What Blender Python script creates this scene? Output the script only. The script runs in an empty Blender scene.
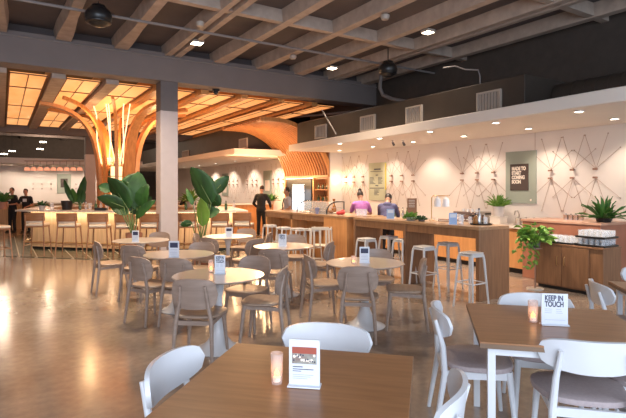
import bpy, bmesh, math, random
from math import sin, cos, pi, radians, sqrt
from mathutils import Vector, Matrix
random.seed(7)
C = bpy.context.scene.collection
TH = radians(32.4); CT, ST = cos(TH), sin(TH)
F, PX0, HY, EYE = 490.0, 313.0, 189.0, 1.62

# ---------- measuring helpers: (lateral, depth) from the viewpoint to room axes ----------
def W(lat, d, z=0.0): return Vector((lat*CT + d*ST, -lat*ST + d*CT, z))
def L(px, d, z=0.0): return W((px-PX0)/F*d, d, z)
def D(px, py, d): return L(px, d, EYE+(HY-py)*d/F)
def YonX(px, X):
    t = (px-PX0)/F; return (X/(CT*t+ST))*(CT-ST*t)
def XonY(px, Y):
    t = (px-PX0)/F; return (Y/(CT-ST*t))*(CT*t+ST)
def BP(px, X, z=1.07): return Vector((X, YonX(px, X), z))
def RZ(phi): return -(radians(phi)+TH)

# ---------- materials ----------
def nmat(name):
    m = bpy.data.materials.new(name); m.use_nodes = True
    return m, m.node_tree.nodes, m.node_tree.links, m.node_tree.nodes['Principled BSDF']
def mat(name, col, rough=.5, metal=0, var=.08, scale=6, stretch=(1,1,1), bump=0, col2=None, coat=0, detail=4):
    m, N, K, b = nmat(name)
    tc = N.new('ShaderNodeTexCoord'); mp = N.new('ShaderNodeMapping'); mp.inputs['Scale'].default_value = stretch
    K.new(tc.outputs['Object'], mp.inputs[0])
    nz = N.new('ShaderNodeTexNoise'); nz.inputs['Scale'].default_value = scale; nz.inputs['Detail'].default_value = detail
    K.new(mp.outputs[0], nz.inputs['Vector'])
    rp = N.new('ShaderNodeValToRGB'); rp.color_ramp.elements[0].position = .3; rp.color_ramp.elements[1].position = .7
    c2 = col2 or tuple(min(1, c*(1+var)) for c in col); c1 = tuple(c*(1-var) for c in col)
    rp.color_ramp.elements[0].color = (*c1, 1); rp.color_ramp.elements[1].color = (*c2, 1)
    K.new(nz.outputs['Fac'], rp.inputs[0]); K.new(rp.outputs[0], b.inputs['Base Color'])
    b.inputs['Roughness'].default_value = rough; b.inputs['Metallic'].default_value = metal
    if coat: b.inputs['Coat Weight'].default_value = coat
    if bump:
        bp = N.new('ShaderNodeBump'); bp.inputs['Strength'].default_value = bump; bp.inputs['Distance'].default_value = .01
        K.new(nz.outputs['Fac'], bp.inputs['Height']); K.new(bp.outputs[0], b.inputs['Normal'])
    return m
def wood(name, a, b_, rough=.45, s=(1, 12, 12), sc=2.2):
    return mat(name, a, rough, col2=b_, scale=sc, stretch=s, detail=6)
def emis(name, col, st, base=None, col2=None, scale=3, stretch=(1,1,1)):
    m, N, K, b = nmat(name)
    b.inputs['Base Color'].default_value = (*(base or col), 1); b.inputs['Roughness'].default_value = .6
    b.inputs['Emission Strength'].default_value = st
    b.inputs['Emission Color'].default_value = (*col, 1)
    if col2:
        tc = N.new('ShaderNodeTexCoord'); mp = N.new('ShaderNodeMapping'); mp.inputs['Scale'].default_value = stretch
        K.new(tc.outputs['Object'], mp.inputs[0]); nz = N.new('ShaderNodeTexNoise'); nz.inputs['Scale'].default_value = scale
        nz.inputs['Detail'].default_value = 5; K.new(mp.outputs[0], nz.inputs['Vector'])
        rp = N.new('ShaderNodeValToRGB'); rp.color_ramp.elements[0].position = .35; rp.color_ramp.elements[1].position = .65
        rp.color_ramp.elements[0].color = (*col, 1); rp.color_ramp.elements[1].color = (*col2, 1)
        K.new(nz.outputs['Fac'], rp.inputs[0]); K.new(rp.outputs[0], b.inputs['Emission Color'])
    return m
def glassy(name, col=(1,1,1), alpha=.25, rough=.08):
    m, N, K, b = nmat(name)
    b.inputs['Base Color'].default_value = (*col, 1); b.inputs['Roughness'].default_value = rough
    b.inputs['Alpha'].default_value = alpha; b.inputs['Specular IOR Level'].default_value = .8
    return m

M = {}
M['chairwood'] = wood('taupe_chair_wood', (.30,.215,.17), (.37,.27,.215), .42)
M['chairseat'] = wood('taupe_seat_wood', (.32,.215,.155), (.40,.28,.20), .38)
M['white'] = mat('white_lacquer', (.66,.67,.70), .3, var=.02)
M['whitemetal'] = mat('white_metal', (.60,.58,.57), .35, var=.03)
M['mauve'] = mat('mauve_grey_upholstery', (.40,.33,.33), .8, var=.07, scale=60, bump=.1)
M['tabwood'] = wood('brown_oak_top', (.29,.13,.052), (.36,.17,.072), .33, (1.2, 14, 14), 3)
M['edge'] = wood('table_edge_wood', (.14,.08,.045), (.2,.12,.07), .5)
M['tabwhite'] = mat('pale_stone_top', (.43,.355,.31), .28, var=.06, scale=3, coat=.3)
M['pedestal'] = mat('white_pedestal', (.68,.67,.68), .2, var=.02)
M['barwood'] = wood('bar_walnut', (.20,.095,.045), (.27,.135,.065), .45, (9, 9, .8), 3)
M['bartop'] = wood('bar_top_wood', (.30,.17,.085), (.40,.23,.12), .3, (8, 1, 8), 3)
M['orangewood'] = wood('orange_birch', (.52,.23,.08), (.62,.30,.11), .45, (9, 9, .8), 2)
M['paleoak'] = wood('pale_oak_panelling', (.55,.36,.20), (.72,.50,.30), .4, (14, 14, .5), 3)
M['ply'] = wood('curved_ply', (.56,.23,.07), (.68,.31,.10), .4, (6, 6, 1), 3)
M['slat'] = wood('slat_wood', (.58,.25,.09), (.70,.32,.12), .45, (3, 20, 3), 2)
M['slatback'] = wood('slat_backing', (.20,.07,.02), (.24,.09,.03), .6)
M['terra'] = mat('terracotta_panel', (.33,.13,.075), .5, var=.1, scale=3)
M['stone'] = mat('pale_counter_stone', (.66,.58,.50), .2, var=.05, scale=9)
M['greycol'] = mat('grey_paint', (.15,.13,.13), .75, var=.05)
M['lilac'] = mat('pale_lilac_paint', (.50,.44,.45), .7, var=.03)
M['beampaint'] = mat('beam_paint', (.20,.165,.155), .8, var=.05, scale=2)
M['joist'] = mat('concrete_joist', (.42,.33,.27), .85, var=.14, scale=5, bump=.1)
M['deck'] = mat('dark_ceiling_deck', (.10,.08,.078), .9, var=.1, scale=2)
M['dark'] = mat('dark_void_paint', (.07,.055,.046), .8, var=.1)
M['ductp'] = mat('dark_duct_metal', (.055,.042,.033), .6, metal=.2, var=.15, scale=2)
M['pipe'] = mat('painted_pipe', (.22,.19,.18), .6, var=.05)
M['grille'] = mat('pale_grille', (.40,.34,.29), .5, var=.03)
M['grilledark'] = mat('grille_slots', (.27,.23,.20), .8, var=.05)
M['plaster'] = mat('cream_plaster', (.74,.66,.59), .8, var=.04, scale=1.2)
M['soffit'] = mat('cream_soffit', (.76,.69,.62), .7, var=.02, scale=2)
M['brass'] = mat('brass', (.65,.42,.20), .3, metal=.9, var=.05)
M['copper'] = mat('copper_knob', (.34,.19,.13), .4, metal=.3, var=.05)
M['rod'] = mat('bronze_rod', (.42,.28,.20), .5, metal=.2, var=.05)
M['sage'] = mat('sage_board', (.33,.36,.29), .6, var=.08, scale=1.5)
M['menu'] = mat('menu_green', (.45,.46,.31), .6, var=.1, scale=2)
M['brownboard'] = mat('brown_board', (.075,.05,.042), .6, var=.05)
M['cream'] = mat('cream_print', (.85,.74,.62), .6, var=.02)
M['ink'] = mat('navy_ink', (.03,.035,.08), .6, var=.02)
M['greyink'] = mat('grey_ink', (.35,.38,.48), .6, var=.02)
M['paper'] = mat('white_card', (.66,.69,.75), .45, var=.02)
M['bluecard'] = mat('blue_card', (.32,.45,.68), .5, var=.03)
M['black'] = mat('black_plastic', (.012,.012,.013), .35, var=.1)
M['blackcloth'] = mat('black_cloth', (.012,.012,.015), .85, var=.2, scale=20)
M['navy'] = mat('navy_hoodie_cloth', (.09,.085,.17), .85, var=.15, scale=15)
M['purple'] = mat('purple_shirt_cloth', (.36,.12,.34), .8, var=.1, scale=15)
M['greycloth'] = mat('pale_shirt_cloth', (.42,.42,.46), .8, var=.1, scale=15)
M['skin'] = mat('skin', (.42,.22,.14), .5, var=.05)
M['hair'] = mat('dark_hair', (.025,.015,.01), .6, var=.3, scale=40)
M['steel'] = mat('steel', (.55,.52,.50), .25, metal=.9, var=.05)
M['leaf'] = mat('deep_green_leaf', (.011,.045,.009), .5, col2=(.028,.10,.018), scale=3, stretch=(1,6,1))
M['leafl'] = mat('bright_green_leaf', (.10,.23,.025), .5, col2=(.20,.36,.05), scale=3)
M['leafm'] = mat('mid_green_leaf', (.03,.11,.02), .45, col2=(.07,.19,.03), scale=5)
M['stem'] = mat('plant_stem', (.14,.20,.06), .5, var=.15)
M['pot'] = mat('terracotta_pot', (.35,.15,.09), .65, var=.1)
M['potw'] = mat('pale_pot', (.60,.54,.50), .5, var=.04)
M['soil'] = mat('soil', (.03,.02,.014), .95, var=.3, scale=30, bump=.5)
M['cushion'] = mat('cream_cushion', (.72,.62,.50), .75, var=.04, scale=20)
M['stoolwood'] = wood('stool_walnut', (.28,.12,.05), (.36,.17,.08), .4)
M['glass'] = glassy('clear_glass', (.9,.92,.95), .28)
M['caseglass'] = glassy('display_glass', (.85,.9,.9), .18, .03)
M['frost'] = glassy('frosted_glass', (.70,.58,.52), .32, .4)
M['flame'] = emis('candle_flame', (1,.42,.06), 2.2)
M['wax'] = emis('glowing_wax', (1,.45,.2), .25, (.9,.85,.8))
M['lampon'] = emis('lamp_lens', (1,.82,.6), 9)
M['tube'] = emis('light_tube', (1,.66,.36), .8)
M['led'] = emis('led_strip', (1,.76,.5), 3)
M['panel'] = emis('glowing_wood_panel', (1,.34,.09), .40, (.6,.3,.1), (1,.50,.19), 2.2, (1,.35,1))
M['fridge'] = emis('lit_fridge_interior', (.7,.88,1), .42, None, (.35,.5,.6), 7)
M['red'] = mat('red_cloth', (.55,.03,.03), .6, var=.1)
M['brown'] = mat('brown_kraft', (.30,.15,.08), .7, var=.08)
M['amber'] = glassy('amber_bottle_glass', (.35,.14,.03), .85)
M['greenb'] = glassy('green_bottle_glass', (.06,.14,.05), .85)
M['tile'] = None

def floor_mat():
    m, N, K, b = nmat('polished_concrete')
    tc = N.new('ShaderNodeTexCoord')
    n1 = N.new('ShaderNodeTexNoise'); n1.inputs['Scale'].default_value = .9; n1.inputs['Detail'].default_value = 9; n1.inputs['Roughness'].default_value = .62
    n2 = N.new('ShaderNodeTexNoise'); n2.inputs['Scale'].default_value = 14; n2.inputs['Detail'].default_value = 6
    K.new(tc.outputs['Object'], n1.inputs['Vector']); K.new(tc.outputs['Object'], n2.inputs['Vector'])
    r = N.new('ShaderNodeValToRGB'); r.color_ramp.elements[0].position = .32; r.color_ramp.elements[1].position = .7
    r.color_ramp.elements[0].color = (.20,.152,.12,1); r.color_ramp.elements[1].color = (.34,.27,.215,1)
    K.new(n1.outputs['Fac'], r.inputs[0])
    mx = N.new('ShaderNodeMixRGB'); mx.blend_type = 'OVERLAY'; mx.inputs[0].default_value = .3
    K.new(r.outputs[0], mx.inputs[1]); K.new(n2.outputs['Fac'], mx.inputs[2]); K.new(mx.outputs[0], b.inputs['Base Color'])
    r2 = N.new('ShaderNodeMapRange'); r2.inputs['To Min'].default_value = .12; r2.inputs['To Max'].default_value = .26
    K.new(n1.outputs['Fac'], r2.inputs['Value']); K.new(r2.outputs[0], b.inputs['Roughness'])
    b.inputs['Coat Weight'].default_value = .35; b.inputs['Coat Roughness'].default_value = .16
    bp = N.new('ShaderNodeBump'); bp.inputs['Strength'].default_value = .06; bp.inputs['Distance'].default_value = .02
    K.new(n2.outputs['Fac'], bp.inputs['Height']); K.new(bp.outputs[0], b.inputs['Normal'])
    return m
def tile_mat():
    m, N, K, b = nmat('dark_green_tile')
    tc = N.new('ShaderNodeTexCoord'); br = N.new('ShaderNodeTexBrick'); br.offset = 0
    br.inputs['Scale'].default_value = 1; br.inputs['Brick Width'].default_value = .35; br.inputs['Row Height'].default_value = .35
    br.inputs['Mortar Size'].default_value = .012
    br.inputs['Color1'].default_value = (.045,.05,.035,1); br.inputs['Color2'].default_value = (.07,.075,.05,1); br.inputs['Mortar'].default_value = (.5,.42,.32,1)
    K.new(tc.outputs['Object'], br.inputs['Vector']); K.new(br.outputs[0], b.inputs['Base Color']); b.inputs['Roughness'].default_value = .25
    return m

# ---------- mesh builder ----------
class MB:
    def __init__(s): s.v = []; s.f = []
    def add(s, vs, fs):
        o = len(s.v); s.v += [tuple(v) for v in vs]; s.f += [tuple(i+o for i in f) for f in fs]; return s
    def box(s, x0, x1, y0, y1, z0, z1, M_=None):
        vs = [Vector(p) for p in ((x0,y0,z0),(x1,y0,z0),(x1,y1,z0),(x0,y1,z0),(x0,y0,z1),(x1,y0,z1),(x1,y1,z1),(x0,y1,z1))]
        if M_: vs = [M_ @ v for v in vs]
        return s.add(vs, [(0,3,2,1),(4,5,6,7),(0,1,5,4),(1,2,6,5),(2,3,7,6),(3,0,4,7)])
    def ring(s, rings, cap=True, closed=False):
        n = len(rings[0]); vs = [v for r in rings for v in r]; fs = []; m = len(rings)
        for i in range(m if closed else m-1):
            a, b = i*n, ((i+1) % m)*n
            for j in range(n): fs.append((a+j, a+(j+1) % n, b+(j+1) % n, b+j))
        if cap and not closed: fs.append(tuple(range(n))[::-1]); fs.append(tuple((m-1)*n+j for j in range(n)))
        return s.add(vs, fs)
    def tube(s, pts, r, n=8, flat=None, closed=False):
        pts = [Vector(p) for p in pts]; m = len(pts)
        rs = r if isinstance(r, (list, tuple)) else [r]*m
        rings = []; up = None
        for i, p in enumerate(pts):
            a = pts[(i-1) % m] if (i or closed) else p; b = pts[(i+1) % m] if (i < m-1 or closed) else p
            t = (b-a).normalized()
            if up is None: up = Vector((0,0,1)) if abs(t.z) < .9 else Vector((0,1,0))
            x = t.cross(up)
            if x.length < 1e-4: x = t.orthogonal()
            x.normalize(); y = x.cross(t).normalized(); up = y
            fl = flat or 1
            rings.append([p + x*rs[i]*cos(2*pi*k/n) + y*rs[i]*fl*sin(2*pi*k/n) for k in range(n)])
        return s.ring(rings, closed=closed)
    def bar(s, a, b, w, t, w2=None, t2=None, side=(1,0,0)):
        a, b = Vector(a), Vector(b); ax = (b-a).normalized(); x = Vector(side); x = (x-ax*x.dot(ax)).normalized(); y = ax.cross(x)
        w2 = w2 or w; t2 = t2 or t
        q = lambda p, w, t: [p+x*w/2+y*t/2, p-x*w/2+y*t/2, p-x*w/2-y*t/2, p+x*w/2-y*t/2]
        return s.ring([q(a, w, t), q(b, w2, t2)])
    def lathe(s, prof, c=(0,0,0), n=24):
        c = Vector(c)
        return s.ring([[c+Vector((r*cos(2*pi*k/n), r*sin(2*pi*k/n), z)) for k in range(n)] for r, z in prof])
    def ell(s, c, r, n=12, m=8, rot=None):
        c = Vector(c); R = rot or Matrix.Identity(3); rings = []
        for i in range(m+1):
            a = -pi/2 + pi*i/m; ca = max(cos(a), .02)
            rings.append([c + R @ Vector((r[0]*ca*cos(2*pi*k/n), r[1]*ca*sin(2*pi*k/n), r[2]*sin(a))) for k in range(n)])
        return s.ring(rings)
    def cap(s, a, b, ra, rb, n=10):
        a, b = Vector(a), Vector(b); s.tube([a, b], [ra, rb], n); s.ell(a, (ra,)*3, n, 6); s.ell(b, (rb,)*3, n, 6); return s
    def prism(s, poly, z0, z1):
        n = len(poly); return s.ring([[Vector((x,y,z0)) for x,y in poly], [Vector((x,y,z1)) for x,y in poly]])
    def grid(s, fn, nu, nv, th):
        """thick sheet: fn(u,v)->(point, normal), u,v in 0..1"""
        A, B = [], []
        for j in range(nv+1):
            for i in range(nu+1):
                p, nn = fn(i/nu, j/nv); p = Vector(p); nn = Vector(nn).normalized()*th/2
                A.append(p+nn); B.append(p-nn)
        k = len(A); fs = []; w = nu+1
        for j in range(nv):
            for i in range(nu):
                a = j*w+i; fs.append((a,a+1,a+1+w,a+w)); fs.append((k+a,k+a+w,k+a+1+w,k+a+1))
        bd = [i for i in range(nu)] + [j*w+nu for j in range(nv)] + [nv*w+i for i in range(nu,0,-1)] + [j*w for j in range(nv,0,-1)]
        for i in range(len(bd)):
            a, b = bd[i], bd[(i+1) % len(bd)]; fs.append((a, k+a, k+b, b))
        return s.add(A+B, fs)
    def build(s, name, m, parent=None, bevel=0, ang=35, loc=None, rz=0, flat=False):
        me = bpy.data.meshes.new(name); me.from_pydata(s.v, [], s.f)
        bm = bmesh.new(); bm.from_mesh(me); bmesh.ops.remove_doubles(bm, verts=bm.verts, dist=1e-5)
        bmesh.ops.recalc_face_normals(bm, faces=bm.faces); bm.to_mesh(me); bm.free()
        me.materials.append(m if not isinstance(m, str) else M[m])
        if not flat:
            me.polygons.foreach_set('use_smooth', [True]*len(me.polygons)); me.set_sharp_from_angle(angle=radians(ang))
        o = bpy.data.objects.new(name, me); C.objects.link(o)
        if parent: o.parent = parent
        if loc is not None: o.location = loc
        if rz: o.rotation_euler.z = rz
        if bevel:
            b = o.modifiers.new('bevel', 'BEVEL'); b.width = bevel; b.segments = 2; b.limit_method = 'ANGLE'
        return o
def tag(o, label, cat, group=None, kind=None):
    o['label'] = label; o['category'] = cat
    if group: o['group'] = group
    if kind: o['kind'] = kind
    return o
def thing(name, label, cat, loc, rz=0, group=None):
    o = bpy.data.objects.new(name, None); C.objects.link(o); o.location = loc; o.rotation_euler.z = rz; o.empty_display_size = .1
    return tag(o, label, cat, group)
def struct(o, label=None):
    o['kind'] = 'structure'
    if label: o['label'] = label
    return o
KIDS = {}
def children(o): return [c for c in C.objects if c.parent == o]
def dup(root, loc, rz, label, group=None, scale=None):
    r = root.copy(); C.objects.link(r); r.location = loc; r.rotation_euler.z = rz; r['label'] = label
    if group: r['group'] = group
    if scale: r.scale = (scale,)*3
    def rec(src, dst):
        for ch in src_kids(src):
            c = ch.copy(); C.objects.link(c); c.parent = dst; rec(ch, c)
    def src_kids(x):
        if x.name not in KIDS: KIDS[x.name] = children(x)
        return KIDS[x.name]
    rec(root, r); return r
def text(s, size, m, parent, loc, rot=(pi/2,0,0), name='lettering', ext=.0006, align='LEFT', bold=0, sx=1):
    cu = bpy.data.curves.new('t', 'FONT'); cu.body = s; cu.size = size; cu.extrude = ext; cu.align_x = align; cu.offset = bold; cu.space_line = .82
    t = bpy.data.objects.new('t', cu); me = bpy.data.meshes.new_from_object(t); bpy.data.objects.remove(t)
    me.materials.clear(); me.materials.append(M[m]); o = bpy.data.objects.new(name, me); C.objects.link(o)
    o.parent = parent; o.location = loc; o.rotation_euler = rot; o.scale = (sx,1,1); return o
def spot(loc, e, col=(1,.78,.55), ang=80, blend=.6, tgt=None, r=.04):
    l = bpy.data.lights.new('spot', 'SPOT'); l.energy = e; l.color = col; l.spot_size = radians(ang); l.spot_blend = blend; l.shadow_soft_size = r
    o = bpy.data.objects.new('spot_light', l); C.objects.link(o); o.location = loc
    if tgt is not None: o.rotation_euler = (Vector(tgt)-Vector(loc)).to_track_quat('-Z','Y').to_euler()
    return o
def area(loc, e, sx, sy, col, rot=(0,0,0)):
    l = bpy.data.lights.new('area', 'AREA'); l.energy = e; l.color = col; l.shape = 'RECTANGLE'; l.size = sx; l.size_y = sy
    o = bpy.data.objects.new('area_light', l); C.objects.link(o); o.location = loc; o.rotation_euler = rot; return o
def point(loc, e, col=(1,.7,.4), r=.1):
    l = bpy.data.lights.new('point', 'POINT'); l.energy = e; l.color = col; l.shadow_soft_size = r
    o = bpy.data.objects.new('point_light', l); C.objects.link(o); o.location = loc; return o

# =====================================================================  SETTING
struct(MB().box(-5, 13, -3, 34, -.1, 0).build('floor', floor_mat(), flat=True), 'polished brown concrete floor')
struct(MB().box(-5, 13, -3, 34, 4.93, 5.3).build('ceiling', 'deck', flat=True), 'dark ceiling deck between the joists')
struct(MB().box(-5.2, -5, -3, 34, 0, 4.93).build('wall_left', 'plaster', flat=True))
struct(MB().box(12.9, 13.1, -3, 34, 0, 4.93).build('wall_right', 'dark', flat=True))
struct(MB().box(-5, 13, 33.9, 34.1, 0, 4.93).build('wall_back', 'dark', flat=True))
WX = 8.95
struct(MB().box(8.5, WX, 12.42, 12.49, 0, 2.74).build('wall_return', 'plaster', flat=True), 'cream wall return beside the niche')
struct(MB().box(WX, WX+.15, 1.0, 12.5, 0, 2.739).build('wall_service', 'plaster', flat=True), 'cream service wall behind the coffee bar')
struct(MB().box(WX, WX+.15, 15.4, 33, 0, 2.769).build('wall_service_far', 'plaster', flat=True), 'cream wall of the far kiosk')
struct(MB().box(WX+.05, WX+.2, 12.5, 15.4, 0, 3.4).build('wall_niche', 'orangewood', flat=True))
struct(MB().box(-5, 6.0, 28, 28.15, 0, 3.0).build('wall_far', 'plaster', flat=True), 'cream wall behind the far bar')

# structural columns and beams
def column(X, Y, zt, split):
    c = thing('column', 'tall square column, grey above and pale lilac below, in front of the island bar' if Y < 15 else 'pale square column behind the island bar, left of its wooden ribs', 'column', (X, Y, 0), 0)
    w = .20
    MB().box(-w, w, -w, w, 0, split).build('lower_shaft', 'lilac', c, .008)
    MB().box(-w, w, -w, w, split, zt).build('upper_shaft', 'greycol', c, .008)
column(3.26, 11.52, 4.10, 3.42); column(3.2, 23.0, 3.87, 3.1)
struct(MB().box(-5, 12.9, 11.3, 11.82, 4.10, 4.74).build('trim_1', 'beampaint', flat=True), 'deep grey beam across the hall')
struct(MB().box(-5, 12.9, 22.7, 23.2, 3.87, 4.93).build('trim_2', 'beampaint', flat=True), 'second grey beam farther back')
struct(MB().box(-5, 12.9, 11.5, 11.8, 4.74, 4.93).build('trim_3', 'deck', flat=True), 'dark wall above the big beam')
n = 4
def joist(X, y0, y1, w, wend, zb=4.68, mt='joist'):
    global n
    mb = MB(); pts = []
    q = lambda y, w, zb: [Vector((X-w/2,y,zb)), Vector((X+w/2,y,zb)), Vector((X+w/2+.03,y,4.93)), Vector((X-w/2-.03,y,4.93))]
    mb.ring([q(y0, w, zb), q(y1-1.6, w, zb), q(y1-.5, wend, zb), q(y1+.2, wend, zb)])
    struct(mb.build(f'trim_{n}', mt, flat=True), 'concrete ceiling joist'); n += 1
for k in range(-2, 11):
    X = 1.07+1.13*k
    if k in (2, 6):
        joist(X-.11, -3, 11.3, .11, .14); joist(X+.11, -3, 11.3, .11, .14)
    else: joist(X, -3, 11.3, .17, .28)
for Yc in (1.55, 4.75, 8.0):
    struct(MB().box(-5, 12.9, Yc-.07, Yc+.07, 4.70, 4.93).build(f'trim_{n}', 'joist', flat=True), 'concrete cross rib of the ceiling'); n += 1
for Yc in (25.5, 28.6, 31):
    struct(MB().box(-5, 12.9, Yc-.1, Yc+.1, 4.5, 4.93).build(f'trim_{n}', 'beampaint', flat=True)); n += 1
for k in range(0, 11, 2):
    X = 1.0+1.1*k
    struct(MB().box(X-.1, X+.1, 23.2, 33.9, 4.6, 4.93).build(f'trim_{n}', 'beampaint', flat=True)); n += 1
# pipes
o = MB().tube([(-5,8.98,4.60),(12.5,8.98,4.60)], .026, 8).build('sprinkler_pipe', 'pipe'); tag(o, 'long thin grey sprinkler pipe crossing under the ceiling joists', 'pipe')
o = MB().tube([(-5,11.285,4.64),(11,11.285,4.64)], .018, 6).build('conduit', 'pipe'); tag(o, 'thin grey conduit running along the face of the big beam', 'pipe')
o = MB().tube([tuple(D(*q)) for q in ((381,75,13.0),(380,88,13.0),(383,95,13.0),(392,99,12.8),(430,106,12.0))], .05, 8).build('conduit', 'pipe'); tag(o, 'grey pipe bending downwards at the right end of the big beam', 'pipe')
p = [D(443,68,9.4), D(455,66,9.3), D(465,69.5,9.2), D(478,70,9.1), D(480,76,9.1), D(480,89,9.1)]
o = MB().tube(p, .014, 6).build('conduit', 'pipe'); tag(o, 'grey conduit dropping to the nearest air grille', 'pipe')

# wooden ceiling, its panels emit an even orange glow of their own
Y0, Y1 = 12.25, 22.2
for k in range(-1, 8):
    x0 = .14+1.09*k; x1 = x0+.70
    side = ['far left, partly outside the frame','at the left edge of the picture','second from the left','above the left curved rib','above the light tubes','just right of the front column','third right of the front column','next to the slatted wave','rightmost one'][k+1]
    c = thing('ceiling_light_panel', f'glowing orange wood ceiling panel, {side}', 'ceiling panel', ((x0+x1)/2, Y0, 4.09), 0, 'glowing orange ceiling panels')
    w = .35 if k < 2 else .40
    y1 = Y1-Y0
    MB().box(-w, w, 0, y1, .02, .04).build('panel', 'panel', c, flat=True)
    fr = MB(); fr.box(-w-.02, -w+.01, 0, y1, .0, .05); fr.box(w-.01, w+.02, 0, y1, .0, .05); fr.box(-.010, .010, 0, y1, .01, .02)
    yy = 0
    while yy < y1+.01:
        fr.box(-w, w, yy-.02, yy+.02, .0, .02)
        yy += 1.65 if yy == 0 else 3.1
    fr.build('frame', 'slatback' if k > 2 else 'slatback', c, flat=True)
    if k < 7:
        struct(MB().box(x1+(.06 if k < 2 else .10), x1+(.33 if k < 2 else .29), 11.85, y1+Y0, 4.0, 4.5).build(f'trim_{n}', 'joist' if k < 2 else 'ply', flat=True), 'joist between the glowing ceiling panels'); n += 1
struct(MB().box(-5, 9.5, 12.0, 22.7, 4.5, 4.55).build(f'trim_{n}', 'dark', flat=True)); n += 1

# =====================================================================  SERVICE SIDE (right)
SX = 6.66
arc = [(SX+1.75-1.75*cos(a), 3.3-1.7*sin(a)) for a in [pi/2*i/10 for i in range(11)]]
poly = [(7.2, 12.7)] + arc + [(WX+.1, 1.6), (WX+.1, 12.42), (8.0, 12.42)]
sf = MB().prism(poly, 2.74, 2.93).build('trim_soffit', 'soffit', None, .015); struct(sf, 'cream overhanging canopy above the coffee bar')
poly2 = [(6.45, 15.0), (WX+.1, 14.7), (WX+.1, 33), (6.45, 33)]
struct(MB().prism(poly2, 2.77, 2.96).build('trim_soffit_far', 'soffit', None), 'cream canopy of the far kiosk')
struct(MB().box(-5, 6.0, 25.5, 28.1, 2.76, 3.02).build('trim_soffit_back', 'soffit', None, flat=True), 'cream canopy above the far wall')
o = tag(MB().box(7.2, WX+.1, 4.9, 12.2, 2.935, 3.5).build('duct', 'ductp', None, .01), 'long dark rectangular air duct on top of the near canopy', 'duct')
o = tag(MB().box(7.2, WX+.1, 15.6, 32, 2.965, 3.9).build('duct', 'ductp', None, .01), 'dark rectangular duct on top of the far canopy', 'duct')
rd = MB().tube([(8.15,1.2,3.19),(8.15,4.88,3.19)], .24, 20)
for i in range(18): rd.tube([(8.15,1.3+i*.19,3.19),(8.15,1.33+i*.19,3.19)], .25, 20)
tag(rd.build('round_duct', 'ductp', None), 'ribbed round duct above the right end of the near canopy', 'duct')
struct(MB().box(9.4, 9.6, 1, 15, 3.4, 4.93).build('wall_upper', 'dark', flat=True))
def vent(px0, px1, X, label, z0=2.97, z1=3.33):
    ya, yb = sorted((YonX(px0, X), YonX(px1, X))); h = z1-z0
    c = thing('air_grille', label, 'vent', (X-.03, (ya+yb)/2, z0), 0, 'pale air grilles along the duct')
    w = (yb-ya)/2
    f = MB(); f.box(-.02,.03,-w,-w+.03,0,h); f.box(-.02,.03,w-.03,w,0,h); f.box(-.02,.03,-w+.03,w-.03,0,.03); f.box(-.02,.03,-w+.03,w-.03,h-.03,h)
    f.build('frame', 'grille', c)
    b = MB(); b.box(.02,.03,-w+.03,w-.03,.03,h-.03); b.build('backing', 'grilledark', c)
    s = MB(); k = 7
    for i in range(k):
        y = -w+.03+(2*w-.06)*(i+.5)/k; s.box(0,.02,y-.006,y+.006,.03,h-.03)
    s.build('slats', 'grille', c)
vent(478, 502, 7.2, 'pale air grille on the dark duct, rightmost and largest')
vent(407, 423, 7.2, 'pale air grille on the dark duct, second from the right')
vent(361.5, 376, 7.2, 'pale air grille on the dark duct, third from the right')
vent(316, 327, 7.2, 'pale air grille on the dark duct, just above the tip of the canopy')
vent(240, 248, 7.2, 'small pale air grille left of the slatted wooden wave', 3.05, 3.4)
vent(183, 189, 7.2, 'smallest pale air grille, beside the front column', 3.05, 3.4)

# downlights in canopy
dl = None
def downlight(X, Y, z, label, group, e=40, tgt=None, cat='ceiling light', ang=100):
    global dl
    if dl is None:
        dl = thing('downlight', label, cat, (X,Y,z), 0, group)
        MB().lathe([(.075,0),(.075,-.012),(.06,-.014),(.055,-.004),(.055,0)]).build('rim', 'white', dl)
        MB().lathe([(.054,-.002),(.054,-.008),(.001,-.009)]).build('lens', 'lampon', dl)
    else: dup(dl, (X,Y,z), 0, label, group)
    if e: spot((X,Y,z-.03), e, (1,.83,.68), ang, .7, tgt or (X+.25,Y,0), .05)
ordn = ['first','second','third','fourth','fifth','sixth','seventh','eighth','ninth','tenth','eleventh','twelfth']
for i in range(6):
    y = 4.0+1.5*i
    downlight(8.2, y, 2.738, f'recessed downlight in the canopy near the cream wall, {ordn[i]} from the right', 'wall side downlights of the near canopy', 32, (8.95, y, .9))
    if i < 5: downlight(7.0, y+.0-.2+ .0 if i else 3.9, 2.738, f'recessed downlight near the front edge of the canopy, {ordn[i]} from the right', 'front downlights of the near canopy', 85)
for i in range(5):
    downlight(8.1, 16.5+2.2*i, 2.768, f'recessed downlight in the far kiosk canopy, {ordn[i]} from the right', 'downlights of the far canopy', 70, (8.95,16.5+2.2*i,.9))
for i in range(5):
    downlight(.4+1.15*i, 26.8, 2.758, f'recessed downlight above the far wall, {ordn[i]} from the left', 'downlights over the far wall', 45, (.4+1.15*i, 28, 1.0))

# two small camera-like spots under canopy
for i, (px, py) in enumerate(((392.5,141),(403,140))):
    P = L(px, 11.3, 2.77); c = thing('track_spot', 'small grey swivel spot under the canopy, ' + ('left' if i == 0 else 'right') + ' one of the pair', 'spotlight', P, 0, 'pair of swivel spots')
    MB().lathe([(.04,0),(.04,-.03),(.012,-.035),(.012,-.08)]).build('mount', 'steel', c)
    MB().tube([(0,0,-.07),(.07,.03,-.13)], [.022,.03], 12).build('lamp_head', 'greycol', c)

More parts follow.
